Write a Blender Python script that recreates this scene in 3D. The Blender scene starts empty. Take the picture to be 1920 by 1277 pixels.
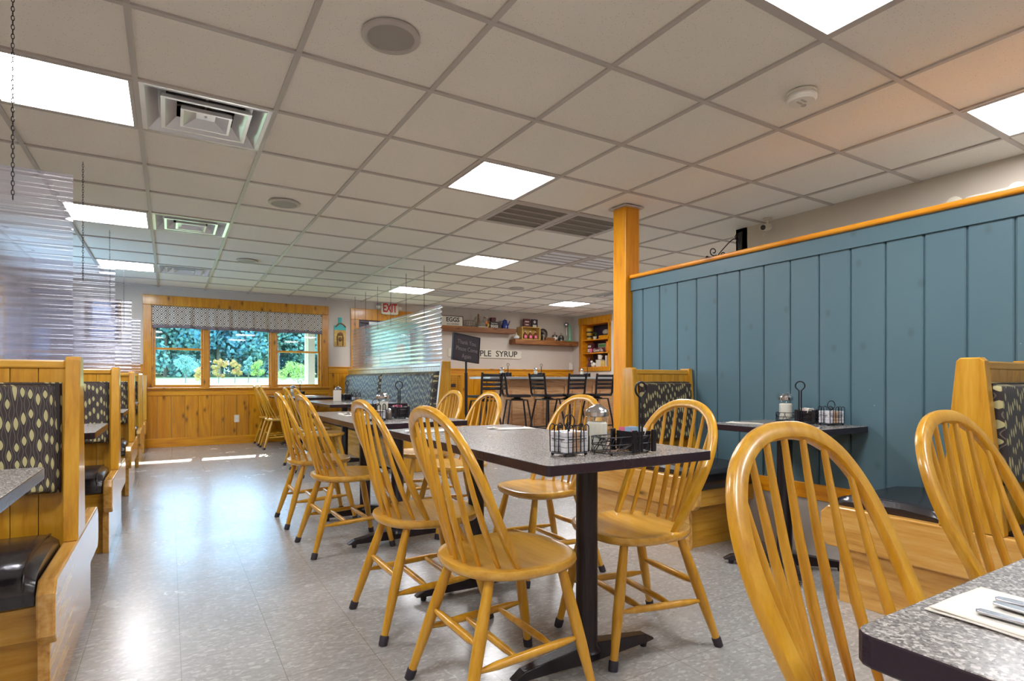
import bpy, bmesh, math, random
from mathutils import Vector, Matrix
random.seed(7)
S = bpy.context.scene
COL = S.collection
PI = math.pi

# ------------------------------------------------------------------ camera
cam = bpy.data.cameras.new('camera'); camo = bpy.data.objects.new('camera', cam); COL.objects.link(camo)
cam.sensor_width = 36.0; cam.lens = 36.0*1063.5/1920.0; cam.shift_y = 75.5/1920.0
cam.clip_start = 0.05; cam.clip_end = 400
camo.location = (0, 0, 1.0); camo.rotation_euler = (PI/2, 0, -0.5438)
S.camera = camo
# ------------------------------------------------------------------ world, sun, exposure
W = bpy.data.worlds.new('world'); S.world = W; W.use_nodes = True
bg = W.node_tree.nodes['Background']
bg.inputs[0].default_value = (0.42, 0.70, 1.0, 1); bg.inputs[1].default_value = 4.2
sun = bpy.data.lights.new('sun', 'SUN'); suno = bpy.data.objects.new('sun', sun); COL.objects.link(suno)
sun.energy = 5.0; sun.angle = 0.01; sun.color = (1.0, 0.93, 0.8)
suno.rotation_euler = Vector((0.10, 1.0, 0.56)).to_track_quat('Z', 'Y').to_euler()
LAMP = 22.0
S.view_settings.view_transform = 'Standard'; S.view_settings.look = 'None'
S.view_settings.exposure = 1.32; S.view_settings.gamma = 1.0; S.view_settings.use_curve_mapping = False
S.cycles.max_bounces = 8; S.cycles.diffuse_bounces = 5; S.cycles.glossy_bounces = 4
S.cycles.transparent_max_bounces = 16; S.cycles.transmission_bounces = 8
S.cycles.sample_clamp_indirect = 6.0; S.cycles.caustics_reflective = False; S.cycles.caustics_refractive = False

CEIL = 2.40
XL, XR, YF, YB = -1.75, 7.6, 10.0, -3.0
GX = lambda i: 0.474+0.6096*i
GY = lambda j: 2.549+0.6096*j

# ------------------------------------------------------------------ node helpers
class Mt:
    def __init__(s, name):
        s.m = bpy.data.materials.new(name); s.m.use_nodes = True
        s.t = s.m.node_tree; s.n = s.t.nodes; s.n.clear()
        s.out = s.n.new('ShaderNodeOutputMaterial')
    def node(s, typ, inp=None, **props):
        nd = s.n.new(typ)
        for k, v in props.items(): setattr(nd, k, v)
        for k, v in (inp or {}).items():
            if isinstance(v, bpy.types.NodeSocket): s.t.links.new(v, nd.inputs[k])
            else: nd.inputs[k].default_value = v
        return nd
    def math(s, op, a, b=0.0, c=None):
        d = {0: a, 1: b}
        if c is not None: d[2] = c
        return s.node('ShaderNodeMath', d, operation=op).outputs[0]
    def obj(s): return s.node('ShaderNodeTexCoord').outputs['Object']
    def mapping(s, vec, scale=(1, 1, 1), loc=(0, 0, 0), rot=(0, 0, 0)):
        return s.node('ShaderNodeMapping', {'Vector': vec, 'Scale': scale, 'Location': loc, 'Rotation': rot}).outputs[0]
    def noise(s, vec, scale, detail=3, rough=0.5, dist=0.0):
        return s.node('ShaderNodeTexNoise', {'Vector': vec, 'Scale': scale, 'Detail': detail, 'Roughness': rough, 'Distortion': dist}).outputs[0]
    def ramp(s, fac, stops, interp='LINEAR'):
        nd = s.node('ShaderNodeValToRGB', {0: fac}); cr = nd.color_ramp; cr.interpolation = interp
        while len(cr.elements) < len(stops): cr.elements.new(0.5)
        for e, (p, c) in zip(cr.elements, stops):
            e.position = p; e.color = (c, c, c, 1) if isinstance(c, (int, float)) else tuple(c)+(1,)
        return nd.outputs[0]
    def mix(s, fac, a, b, blend='MIX'):
        nd = s.node('ShaderNodeMix', data_type='RGBA', blend_type=blend)
        for sock, v in ((nd.inputs[0], fac), (nd.inputs[6], a), (nd.inputs[7], b)):
            if isinstance(v, bpy.types.NodeSocket): s.t.links.new(v, sock)
            elif isinstance(v, (int, float)): sock.default_value = v
            else: sock.default_value = tuple(v)+(1,) if len(v) == 3 else v
        return nd.outputs[2]
    def bsdf(s, **inp):
        d = {}
        for k, v in inp.items():
            if isinstance(v, (tuple, list)) and len(v) == 3: v = tuple(v)+(1,)
            d[k.replace('_', ' ')] = v
        return s.node('ShaderNodeBsdfPrincipled', d)
    def fin(s, shader):
        o = shader.outputs[0] if isinstance(shader, bpy.types.Node) else shader
        s.t.links.new(o, s.out.inputs[0]); return s.m

def srgb(r, g, b):
    f = lambda c: (c/255/12.92) if c/255 <= .04045 else ((c/255+.055)/1.055)**2.4
    return (f(r), f(g), f(b))

def plain(name, col, rough=0.5, metal=0.0, spec=0.5, bump=0.0, bscale=80, coat=0.0):
    k = Mt(name); d = dict(Base_Color=col, Roughness=rough, Metallic=metal, Specular_IOR_Level=spec, Coat_Weight=coat, Coat_Roughness=0.1)
    v = k.noise(k.obj(), 6.0, 3)
    d['Base_Color'] = k.mix(0.12, col, k.mix(v, tuple(c*.6 for c in col), tuple(min(1, c*1.4) for c in col)))
    if bump:
        nz = k.noise(k.obj(), bscale, 3)
        d['Normal'] = k.node('ShaderNodeBump', {'Height': nz, 'Strength': bump, 'Distance': 0.004}).outputs[0]
    return k.fin(k.bsdf(**d))

def wood(name, dark, mid, light, axis='z', scale=1.0, rough=0.3, knots=0.0, island=0.25, coat=0.3):
    k = Mt(name); co = k.obj()
    geo = k.node('ShaderNodeNewGeometry').outputs['Random Per Island']
    rnd = k.node('ShaderNodeObjectInfo').outputs['Random']
    off = k.node('ShaderNodeCombineXYZ', {0: k.math('MULTIPLY', geo, 37.0), 1: k.math('MULTIPLY', rnd, 53.0), 2: k.math('MULTIPLY', geo, 11.0)}).outputs[0]
    co = k.node('ShaderNodeVectorMath', {0: co, 1: off}, operation='ADD').outputs[0]
    sc = {'x': (1.2, 14, 14), 'y': (14, 1.2, 14), 'z': (14, 14, 1.2)}[axis]
    sc = tuple(c*scale for c in sc)
    v = k.mapping(co, sc)
    big = k.noise(v, 0.40, 2, .4, .5)
    rings = k.math('FRACT', k.math('MULTIPLY', big, 8.0))
    rings = k.math('ABSOLUTE', k.math('SUBTRACT', rings, 0.5))
    rings = k.math('MULTIPLY', rings, 2.0)
    fine = k.noise(k.mapping(co, tuple(c*3.2 for c in sc)), 1.6, 4, .65)
    f = k.math('ADD', k.math('MULTIPLY', rings, 0.24), k.math('MULTIPLY', fine, 0.80))
    c = k.ramp(f, [(0.18, dark), (0.5, mid), (0.85, light)])
    c = k.mix(k.math('MULTIPLY', geo, island), c, dark)
    if knots:
        q = k.node('ShaderNodeSeparateXYZ', {0: co}); a, c2 = (7.0, 3.4) if axis == 'z' else (2.6, 9.0)
        pv = k.node('ShaderNodeCombineXYZ', {0: k.math('MULTIPLY', k.math('ADD', q.outputs[0], q.outputs[1]), a), 1: k.math('MULTIPLY', q.outputs[2], c2)}).outputs[0]
        vv = k.node('ShaderNodeTexVoronoi', {'Vector': pv, 'Scale': 1.0}, voronoi_dimensions='2D')
        kn = k.ramp(k.math('ADD', vv.outputs['Distance'], k.math('MULTIPLY', fine, .08)), [(0.07, 1.0), (0.13, 0.55), (0.24, 0.0)])
        sel = k.math('GREATER_THAN', k.node('ShaderNodeSeparateColor', {0: vv.outputs['Color']}).outputs[0], 1.0-knots)
        c = k.mix(k.math('MULTIPLY', k.math('MULTIPLY', kn, sel), 0.85), c, tuple(x*.22 for x in dark))
    b = k.node('ShaderNodeBump', {'Height': fine, 'Strength': 0.08, 'Distance': 0.002}).outputs[0]
    return k.fin(k.bsdf(Base_Color=c, Roughness=rough, Coat_Weight=coat, Coat_Roughness=0.12, Normal=b))

M = {}
M['maple'] = wood('honey_maple_varnish', srgb(176, 120, 18), srgb(204, 150, 34), srgb(218, 170, 62), 'z', .8, .28, 0, .25, .4)
M['maple_seat'] = wood('honey_maple_seat_varnish', srgb(180, 124, 34), srgb(204, 152, 52), srgb(220, 174, 84), 'x', .7, .3, 0, 0, .5)
M['pine'] = wood('orange_pine', srgb(164, 96, 0), srgb(202, 134, 4), srgb(224, 162, 18), 'z', .7, .33, 0.5, .35, .3)
M['pine_x'] = wood('orange_pine_rail', srgb(174, 102, 0), srgb(212, 142, 4), srgb(230, 168, 18), 'x', .7, .33, 0.14, .2, .3)
M['pine_y'] = wood('orange_pine_cap', srgb(190, 104, 4), srgb(230, 148, 14), srgb(240, 170, 40), 'y', .7, .33, 0.1, .2, .3)
M['post'] = wood('golden_pine_post', srgb(190, 114, 0), srgb(220, 146, 0), srgb(230, 162, 4), 'z', .6, .4, 0.12, .1, .05)
M['oak'] = wood('golden_oak', srgb(164, 108, 18), srgb(198, 144, 34), srgb(214, 166, 62), 'z', 1.0, .3, 0, .2, .35)
M['oak_x'] = wood('golden_oak_long', srgb(164, 110, 22), srgb(202, 148, 42), srgb(220, 172, 74), 'x', 1.0, .3, 0, .2, .35)
M['oak_y'] = wood('golden_oak_side', srgb(164, 110, 44), srgb(208, 156, 76), srgb(226, 182, 110), 'y', .9, .22, 0.10, .1, .4)
M['bar_oak'] = wood('weathered_oak_panel', srgb(168, 116, 74), srgb(224, 172, 122), srgb(242, 208, 164), 'x', .8, .4, 0, .25, .1)
M['barn'] = wood('barnwood_shelf', srgb(84, 48, 20), srgb(140, 86, 40), srgb(178, 120, 66), 'x', .8, .6, 0.2, .3, 0)
M['crate'] = wood('pale_crate_wood', srgb(168, 130, 60), srgb(208, 170, 90), srgb(224, 196, 120), 'x', .8, .6, 0, .3, 0)
M['black_metal'] = plain('black_powdercoat', srgb(30, 27, 32), .35, .3, .5, .15, 200)
M['table_base'] = plain('black_cast_iron', srgb(34, 28, 34), .3, .2, .5, .25, 120)
M['edge'] = plain('dark_table_edge', srgb(40, 28, 38), .22, 0, .5, .2, 90)
M['rubber'] = plain('black_rubber', srgb(42, 36, 46), .6)
M['stool_metal'] = plain('dark_bronze_metal', srgb(46, 42, 46), .3, .55)
M['vinyl'] = plain('black_vinyl', srgb(34, 28, 32), .26, 0, .6, .25, 60, .2)
M['steel'] = plain('polished_steel', srgb(200, 200, 205), .18, 1.0)
M['alu'] = plain('glossy_white_metal', srgb(222, 222, 224), .2, .35, .6)
M['white'] = plain('white_plastic', srgb(225, 220, 210), .4)
M['offwhite'] = plain('ivory_enamel', srgb(216, 208, 190), .4)
M['dark'] = plain('dark_recess', srgb(46, 38, 36), .8)
M['grid'] = plain('grid_enamel', srgb(186, 178, 172), .45)
M['wall'] = plain('warm_grey_wall_paint', srgb(203, 192, 180), .75, 0, .3, .12, 60)
M['greypanel'] = plain('grey_kick_panel', srgb(180, 172, 164), .5)
M['grey'] = plain('speaker_grille', srgb(160, 154, 146), .6, .2)
M['bronze_door'] = plain('dark_bronze_door', srgb(62, 52, 58), .4, .4)
M['teal'] = plain('turquoise_paint', srgb(70, 180, 180), .6)
M['mint'] = plain('mint_enamel', srgb(120, 178, 140), .3)
M['blue_enamel'] = plain('cobalt_enamel', srgb(38, 58, 130), .25)
M['red'] = plain('red_ink', srgb(200, 36, 40), .5)
M['pink'] = plain('pink_paper', srgb(232, 112, 150), .7)
M['skyblue'] = plain('pale_blue_paper', srgb(160, 196, 226), .7)
M['paper'] = plain('white_napkin_paper', srgb(228, 222, 212), .8, 0, .2, .2, 60)
M['tub'] = plain('cream_tub_foil', srgb(206, 206, 212), .35)
M['tub_tan'] = plain('tan_tub_foil', srgb(196, 164, 136), .4)
M['salt'] = plain('white_sugar', srgb(226, 220, 206), .9)
M['board'] = plain('black_letter_board', srgb(44, 34, 44), .6)
M['ink'] = plain('black_ink', srgb(40, 36, 34), .6)
M['cardgrey'] = plain('faded_silver_letters', srgb(122, 114, 116), .6)
M['brown_art'] = plain('brown_carved_wood', srgb(126, 84, 40), .6)
M['maroon'] = plain('maroon_paint', srgb(92, 36, 46), .6)
M['yellow'] = plain('yellow_tin', srgb(206, 160, 50), .5)
M['green'] = plain('leaf_green', srgb(70, 120, 60), .7)
M['orange'] = plain('orange_glaze', srgb(214, 120, 30), .5)
M['syrup'] = plain('amber_syrup_glass', srgb(120, 56, 24), .1, 0, .7)
M['wicker'] = plain('grey_wicker', srgb(146, 138, 122), .8, 0, .3, .5, 150)
M['tin'] = plain('old_tin', srgb(120, 112, 104), .35, .8)
M['navy'] = plain('dark_plum_back_panel', srgb(50, 38, 56), .7)
M['lightblue'] = plain('pale_window_blue', srgb(150, 180, 220), .5)
M['grass_m'] = None

def blue_paint():
    k = Mt('blue_painted_board'); co = k.obj()
    base = srgb(92, 122, 138)
    n = k.noise(co, 2.2, 3)
    c = k.mix(n, srgb(76, 106, 120), srgb(88, 114, 122))
    q = k.node('ShaderNodeSeparateXYZ', {0: co})
    vv = k.node('ShaderNodeTexVoronoi', {'Vector': k.node('ShaderNodeCombineXYZ', {0: k.math('MULTIPLY', q.outputs[1], 4.2), 1: k.math('MULTIPLY', q.outputs[2], 3.0)}).outputs[0], 'Scale': 1.0}, voronoi_dimensions='2D')
    kn = k.ramp(vv.outputs['Distance'], [(0.03, 1.0), (0.09, 0.0)])
    sel = k.math('GREATER_THAN', k.node('ShaderNodeSeparateColor', {0: vv.outputs['Color']}).outputs[0], .45)
    c = k.mix(k.math('MULTIPLY', k.math('MULTIPLY', kn, sel), .4), c, srgb(66, 84, 84))
    ch = k.math('GREATER_THAN', k.noise(k.mapping(co, (1, 20, 60)), 2.0, 2), .80)
    c = k.mix(ch, c, srgb(220, 225, 225))
    b = k.node('ShaderNodeBump', {'Height': k.noise(k.mapping(co, (20, 20, 2)), 4, 3), 'Strength': .06, 'Distance': .003}).outputs[0]
    return k.fin(k.bsdf(Base_Color=c, Roughness=.38, Normal=b, Specular_IOR_Level=.45))
M['blue'] = blue_paint()

def laminate():
    k = Mt('granite_laminate'); co = k.obj()
    v = k.node('ShaderNodeTexVoronoi', {'Vector': co, 'Scale': 300.0, 'Randomness': 1.0})
    sp = k.node('ShaderNodeSeparateColor', {0: v.outputs['Color']}).outputs[0]
    c = k.ramp(sp, [(0.0, srgb(64, 60, 60)), (.35, srgb(102, 98, 95)), (.65, srgb(124, 119, 115)), (.9, srgb(180, 174, 168))])
    n = k.noise(co, 420, 2)
    c = k.mix(.22, c, k.ramp(n, [(0.35, srgb(70, 64, 62)), (.65, srgb(190, 184, 178))]))
    return k.fin(k.bsdf(Base_Color=c, Roughness=.24, Specular_IOR_Level=.5))
M['laminate'] = laminate()

def floor_mat():
    k = Mt('vinyl_composition_tile'); co = k.obj()
    v = k.node('ShaderNodeTexVoronoi', {'Vector': k.mapping(co, (60, 110, 60)), 'Scale': 1.0})
    sp = k.node('ShaderNodeSeparateColor', {0: v.outputs['Color']}).outputs[0]
    c = k.ramp(sp, [(0.0, srgb(138, 136, 134)), (.5, srgb(154, 152, 150)), (.8, srgb(166, 164, 162)), (1.0, srgb(196, 194, 192))])
    c = k.mix(.5, c, k.mix(k.noise(co, 2.5, 4), srgb(146, 144, 142), srgb(164, 162, 160)))
    xyz = k.node('ShaderNodeSeparateXYZ', {0: co})
    def seam(o, off):
        f = k.math('FRACT', k.math('DIVIDE', k.math('ADD', o, off), .3048))
        return k.math('LESS_THAN', f, .008)
    s = k.math('MAXIMUM', seam(xyz.outputs[0], 10*.3048+.27), seam(xyz.outputs[1], 30*.3048+.1))
    c = k.mix(k.math('MULTIPLY', s, .55), c, srgb(96, 88, 78))
    # scuffs worn into the polish
    sc = k.noise(k.mapping(co, (9, 5, 1), rot=(0, 0, .6)), 1.0, 6, .7, 2.0)
    sm = k.ramp(sc, [(.62, 0.0), (.85, 1.0)])
    big = k.ramp(k.noise(co, .7, 2), [(.45, 0.0), (.65, 1.0)])
    scuff = k.math('MULTIPLY', sm, big)
    c = k.mix(k.math('MULTIPLY', scuff, .16), c, srgb(120, 112, 104))
    r = k.math('ADD', k.math('MULTIPLY', k.noise(co, 3.0, 5, .6), .18), .16)
    r = k.math('ADD', r, k.math('MULTIPLY', scuff, .16))
    b = k.node('ShaderNodeBump', {'Height': k.noise(co, 7, 3), 'Strength': .12, 'Distance': .01}).outputs[0]
    return k.fin(k.bsdf(Base_Color=c, Roughness=r, Specular_IOR_Level=1.0, Normal=b))
M['floor'] = floor_mat()

def ceil_mat():
    k = Mt('acoustic_tile'); co = k.obj()
    v = k.node('ShaderNodeTexVoronoi', {'Vector': co, 'Scale': 90.0})
    hole = k.ramp(v.outputs['Distance'], [(.10, 1.0), (.2, 0.0)])
    sel = k.math('GREATER_THAN', k.node('ShaderNodeSeparateColor', {0: v.outputs['Color']}).outputs[0], .45)
    c = k.mix(k.noise(co, .8, 2), srgb(232, 227, 218), srgb(238, 233, 225))
    c = k.mix(k.math('MULTIPLY', k.math('MULTIPLY', hole, sel), .5), c, srgb(96, 84, 72))
    b = k.node('ShaderNodeBump', {'Height': k.noise(co, 90, 3), 'Strength': .25, 'Distance': .003}).outputs[0]
    return k.fin(k.bsdf(Base_Color=c, Roughness=.85, Specular_IOR_Level=.2, Normal=b))
M['ceil'] = ceil_mat()

def fabric(name, horizontal, bgc, lens, line):
    k = Mt(name); co = k.obj(); xyz = k.node('ShaderNodeSeparateXYZ', {0: co})
    u = k.math('MULTIPLY', k.math('ADD', k.math('MULTIPLY', xyz.outputs[0], 1.0 if horizontal == 'x' else .5), k.math('MULTIPLY', xyz.outputs[1], .5 if horizontal == 'x' else 1.0)), 1/.0205)
    v = k.math('MULTIPLY', xyz.outputs[2], 1/.078)
    col = k.math('FLOOR', u)
    wn = k.node('ShaderNodeTexWhiteNoise', {1: col}, noise_dimensions='1D').outputs[0]
    wn2 = k.node('ShaderNodeTexNoise', {'Vector': k.node('ShaderNodeCombineXYZ', {0: k.math('MULTIPLY', col, 7.3), 1: k.math('MULTIPLY', v, .35)}).outputs[0], 'Scale': 1.0, 'Detail': 1.0}).outputs[0]
    vv = k.math('ADD', k.math('ADD', v, k.math('MULTIPLY', wn, 5.0)), k.math('MULTIPLY', wn2, 1.6))
    s = k.math('SINE', k.math('MULTIPLY', vv, 2*PI))
    d = k.math('ABSOLUTE', k.math('SUBTRACT', k.math('FRACT', u), .5))
    w = k.math('MULTIPLY', k.math('POWER', k.math('MAXIMUM', s, 0.0), .8), .34)
    inside = k.math('LESS_THAN', d, k.math('SUBTRACT', w, .03))
    pos = k.math('ADD', k.math('MULTIPLY', s, .15), .27)
    ln = k.math('LESS_THAN', k.math('ABSOLUTE', k.math('SUBTRACT', d, k.math('ADD', pos, .03))), .035)
    c = k.mix(k.math('MULTIPLY', ln, .75), bgc, line)
    c = k.mix(inside, c, lens)
    b = k.node('ShaderNodeBump', {'Height': k.noise(co, 700, 2), 'Strength': .2, 'Distance': .001}).outputs[0]
    return k.fin(k.bsdf(Base_Color=c, Roughness=.55, Specular_IOR_Level=.5, Normal=b, Sheen_Weight=.3, Sheen_Roughness=.3))
M['fabric'] = fabric('leaf_pattern_upholstery', 'x', srgb(44, 34, 34), srgb(176, 168, 120), srgb(112, 104, 92))
M['fabric_y'] = fabric('leaf_pattern_upholstery_side', 'y', srgb(44, 34, 34), srgb(176, 168, 120), srgb(112, 104, 92))

def valance_mat():
    k = Mt('lattice_print_cotton'); co = k.obj(); xyz = k.node('ShaderNodeSeparateXYZ', {0: co})
    def cell(o, p, off=0.0): return k.math('SUBTRACT', k.math('FRACT', k.math('ADD', k.math('DIVIDE', o, p), off)), .5)
    def dia(ox, oz):
        a = k.math('ABSOLUTE', cell(xyz.outputs[0], .105, ox)); b = k.math('ABSOLUTE', cell(xyz.outputs[2], .105, oz))
        return k.math('ADD', a, b)
    d = k.math('MINIMUM', dia(0.0, 0.0), dia(.5, .5))
    f = k.math('FRACT', k.math('MULTIPLY', d, 3.6))
    c = k.mix(k.math('LESS_THAN', f, .55), srgb(92, 84, 82), srgb(226, 220, 208))
    return k.fin(k.bsdf(Base_Color=c, Roughness=.85, Specular_IOR_Level=.2))
M['valance'] = valance_mat()
M['hem'] = plain('grey_hem_cloth', srgb(124, 112, 116), .9)

def glass_thin(name, tint=(1, 1, 1), gl=.08, rough=0.02):
    k = Mt(name)
    t = k.node('ShaderNodeBsdfTransparent', {0: tuple(tint)+(1,)}); g = k.node('ShaderNodeBsdfGlossy', {0: (1, 1, 1, 1), 'Roughness': rough})
    fc = k.node('ShaderNodeLayerWeight', {0: .5}).outputs['Facing']
    f = k.math('MINIMUM', k.math('ADD', k.math('MULTIPLY', k.math('POWER', fc, 5.0), .9), .03+gl), 1.0)
    return k.fin(k.node('ShaderNodeMixShader', {0: f, 1: t.outputs[0], 2: g.outputs[0]}))
M['glass'] = glass_thin('window_glass', (.94, .98, 1), 0.0)
M['jar'] = glass_thin('jar_glass', (.93, .95, .95), .05)

def corrugated():
    k = Mt('clear_corrugated_plastic')
    rf = k.node('ShaderNodeBsdfRefraction', {'Color': (.86, .86, .93, 1), 'Roughness': .16, 'IOR': 1.025})
    tr = k.node('ShaderNodeBsdfTransparent', {0: (.84, .84, .92, 1)})
    a = k.node('ShaderNodeMixShader', {0: .45, 1: rf.outputs[0], 2: tr.outputs[0]})
    df = k.node('ShaderNodeBsdfDiffuse', {0: (.60, .60, .72, 1)}); tl = k.node('ShaderNodeBsdfTranslucent', {0: (.6, .6, .72, 1)})
    dd = k.node('ShaderNodeMixShader', {0: .5, 1: df.outputs[0], 2: tl.outputs[0]})
    a2 = k.node('ShaderNodeMixShader', {0: .13, 1: a.outputs[0], 2: dd.outputs[0]})
    g = k.node('ShaderNodeBsdfGlossy', {0: (1, 1, 1, 1), 'Roughness': .12})
    fc = k.node('ShaderNodeLayerWeight', {0: .5}).outputs['Facing']
    f = k.math('MINIMUM', k.math('ADD', k.math('MULTIPLY', k.math('POWER', fc, 4.0), .9), .06), 1.0)
    return k.fin(k.node('ShaderNodeMixShader', {0: f, 1: a2.outputs[0], 2: g.outputs[0]}))
M['plastic'] = corrugated()

def emit(name, col, st, tubes=False):
    k = Mt(name)
    if tubes:
        x = k.node('ShaderNodeSeparateXYZ', {0: k.obj()}).outputs[0]
        d = k.math('ABSOLUTE', k.math('SUBTRACT', k.math('ABSOLUTE', x), .13))
        f = k.ramp(d, [(.03, 1.0), (.11, .36)])
        st = k.math('MULTIPLY', f, st)
    e = k.node('ShaderNodeEmission', {0: tuple(col)+(1,), 1: st})
    return k.fin(e)
M['lamp'] = emit('lit_prismatic_lens', (.98, .98, 1.0), LAMP, True)

def leaf_mat(name, a, b):
    k = Mt(name); r = k.node('ShaderNodeNewGeometry').outputs['Random Per Island']
    c = k.mix(r, a, b)
    d = k.node('ShaderNodeBsdfDiffuse', {0: c}); t = k.node('ShaderNodeBsdfTranslucent', {0: c})
    return k.fin(k.node('ShaderNodeMixShader', {0: .4, 1: d.outputs[0], 2: t.outputs[0]}))
M['leaf_a'] = leaf_mat('haze_tinted_teal_leaves', srgb(84, 136, 140), srgb(150, 188, 168))  # outdoor haze is mixed into this paler, bluer leaf colour
M['leaf_b'] = leaf_mat('haze_tinted_blue_leaves', srgb(80, 130, 146), srgb(130, 172, 172))  # distance haze put into the leaf colour as a blue tint
M['leaf_y'] = leaf_mat('yellow_green_leaves', srgb(110, 160, 90), srgb(180, 190, 110))
M['leaf_r'] = leaf_mat('reddening_leaves', srgb(200, 120, 90), srgb(170, 186, 100))
M['bark'] = plain('bark', srgb(120, 108, 92), .9)
def grass():
    k = Mt('lawn'); co = k.obj()
    c = k.mix(k.noise(co, .6, 4), srgb(140, 152, 96), srgb(172, 180, 124))
    return k.fin(k.bsdf(Base_Color=c, Roughness=.9, Specular_IOR_Level=.1))
M['grass'] = grass()

# ------------------------------------------------------------------ mesh helpers
class MB:
    def __init__(s): s.v = []; s.f = []; s.mi = []
    def add(s, vs, fs, mi=0):
        o = len(s.v); s.v += [tuple(v) for v in vs]; s.f += [tuple(i+o for i in f) for f in fs]; s.mi += [mi]*len(fs); return s
    def box(s, x0, x1, y0, y1, z0, z1, mi=0):
        v = [(x, y, z) for z in (z0, z1) for y in (y0, y1) for x in (x0, x1)]
        return s.add(v, [(0, 2, 3, 1), (4, 5, 7, 6), (0, 1, 5, 4), (2, 6, 7, 3), (0, 4, 6, 2), (1, 3, 7, 5)], mi)
    def prism(s, pts, axis, a, b, mi=0):
        # pts: 2D outline in the two other axes (order: x:(y,z) y:(x,z) z:(x,y))
        n = len(pts)
        def P(p, t): return {'x': (t, p[0], p[1]), 'y': (p[0], t, p[1]), 'z': (p[0], p[1], t)}[axis]
        v = [P(p, a) for p in pts]+[P(p, b) for p in pts]
        f = [tuple(range(n))[::-1], tuple(range(n, 2*n))]+[(i, (i+1) % n, n+(i+1) % n, n+i) for i in range(n)]
        return s.add(v, f, mi)
    def tube(s, pts, r, seg=10, closed=False, caps=True, mi=0):
        pts = [Vector(p) for p in pts]; n = len(pts)
        rs = r if isinstance(r, (list, tuple)) else [r]*n
        up = None; vs = []
        for i, p in enumerate(pts):
            if closed: t = pts[(i+1) % n]-pts[i-1]
            else: t = pts[min(i+1, n-1)]-pts[max(i-1, 0)]
            t.normalize()
            if up is None: up = t.orthogonal().normalized()
            up = (up-t*up.dot(t));
            if up.length < 1e-6: up = t.orthogonal()
            up.normalize(); w = t.cross(up)
            for k in range(seg):
                a = 2*PI*k/seg; vs.append(p+(up*math.cos(a)+w*math.sin(a))*rs[i])
        fs = []
        for i in range(n if closed else n-1):
            j = (i+1) % n
            for k in range(seg):
                k2 = (k+1) % seg; fs.append((i*seg+k, i*seg+k2, j*seg+k2, j*seg+k))
        if caps and not closed: fs.append(tuple(range(seg))[::-1]); fs.append(tuple((n-1)*seg+k for k in range(seg)))
        return s.add(vs, fs, mi)
    def lathe(s, prof, c=(0, 0, 0), seg=24, mi=0, caps=True, flute=0.0):
        vs = []; n = len(prof)
        for r, z in prof:
            for k in range(seg):
                a = 2*PI*k/seg; rr = r*(1-(flute if k % 2 else 0)); vs.append((c[0]+rr*math.cos(a), c[1]+rr*math.sin(a), c[2]+z))
        fs = [(i*seg+k, i*seg+(k+1) % seg, (i+1)*seg+(k+1) % seg, (i+1)*seg+k) for i in range(n-1) for k in range(seg)]
        if caps: fs.append(tuple(range(seg))[::-1]); fs.append(tuple((n-1)*seg+k for k in range(seg)))
        return s.add(vs, fs, mi)
    def grid(s, fn, nu, nv, mi=0):
        vs = [fn(i/nu, j/nv) for j in range(nv+1) for i in range(nu+1)]
        return s.add(vs, [(j*(nu+1)+i, j*(nu+1)+i+1, (j+1)*(nu+1)+i+1, (j+1)*(nu+1)+i) for j in range(nv) for i in range(nu)], mi)
    def ball(s, c, r, nu=12, nv=8, sc=(1, 1, 1), mi=0):
        prof = []
        vs = []
        for j in range(nv+1):
            a = PI*(j/nv)*.998+.003
            for k in range(nu):
                b = 2*PI*k/nu; vs.append((c[0]+r*sc[0]*math.sin(a)*math.cos(b), c[1]+r*sc[1]*math.sin(a)*math.sin(b), c[2]-r*sc[2]*math.cos(a)))
        fs = [(j*nu+k, j*nu+(k+1) % nu, (j+1)*nu+(k+1) % nu, (j+1)*nu+k) for j in range(nv) for k in range(nu)]
        return s.add(vs, fs, mi)
    def build(s, name, mats, parent=None, smooth=False, bevel=0.0, solid=0.0, seg=2, ang=40, loc=None):
        me = bpy.data.meshes.new(name); me.from_pydata(s.v, [], s.f)
        for m in (mats if isinstance(mats, (list, tuple)) else [mats]): me.materials.append(m)
        me.polygons.foreach_set('material_index', s.mi)
        me.validate(); bm = bmesh.new(); bm.from_mesh(me); bmesh.ops.recalc_face_normals(bm, faces=bm.faces); bm.to_mesh(me); bm.free(); me.update()
        if smooth:
            me.polygons.foreach_set('use_smooth', [True]*len(me.polygons)); me.set_sharp_from_angle(angle=math.radians(ang))
        o = bpy.data.objects.new(name, me); COL.objects.link(o)
        if parent: o.parent = parent
        if loc: o.location = loc
        if solid:
            md = o.modifiers.new('s', 'SOLIDIFY'); md.thickness = solid; md.offset = 0
        if bevel:
            md = o.modifiers.new('b', 'BEVEL'); md.width = bevel; md.segments = seg; md.limit_method = 'ANGLE'; md.angle_limit = math.radians(50); md.harden_normals = False
        return o

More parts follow.
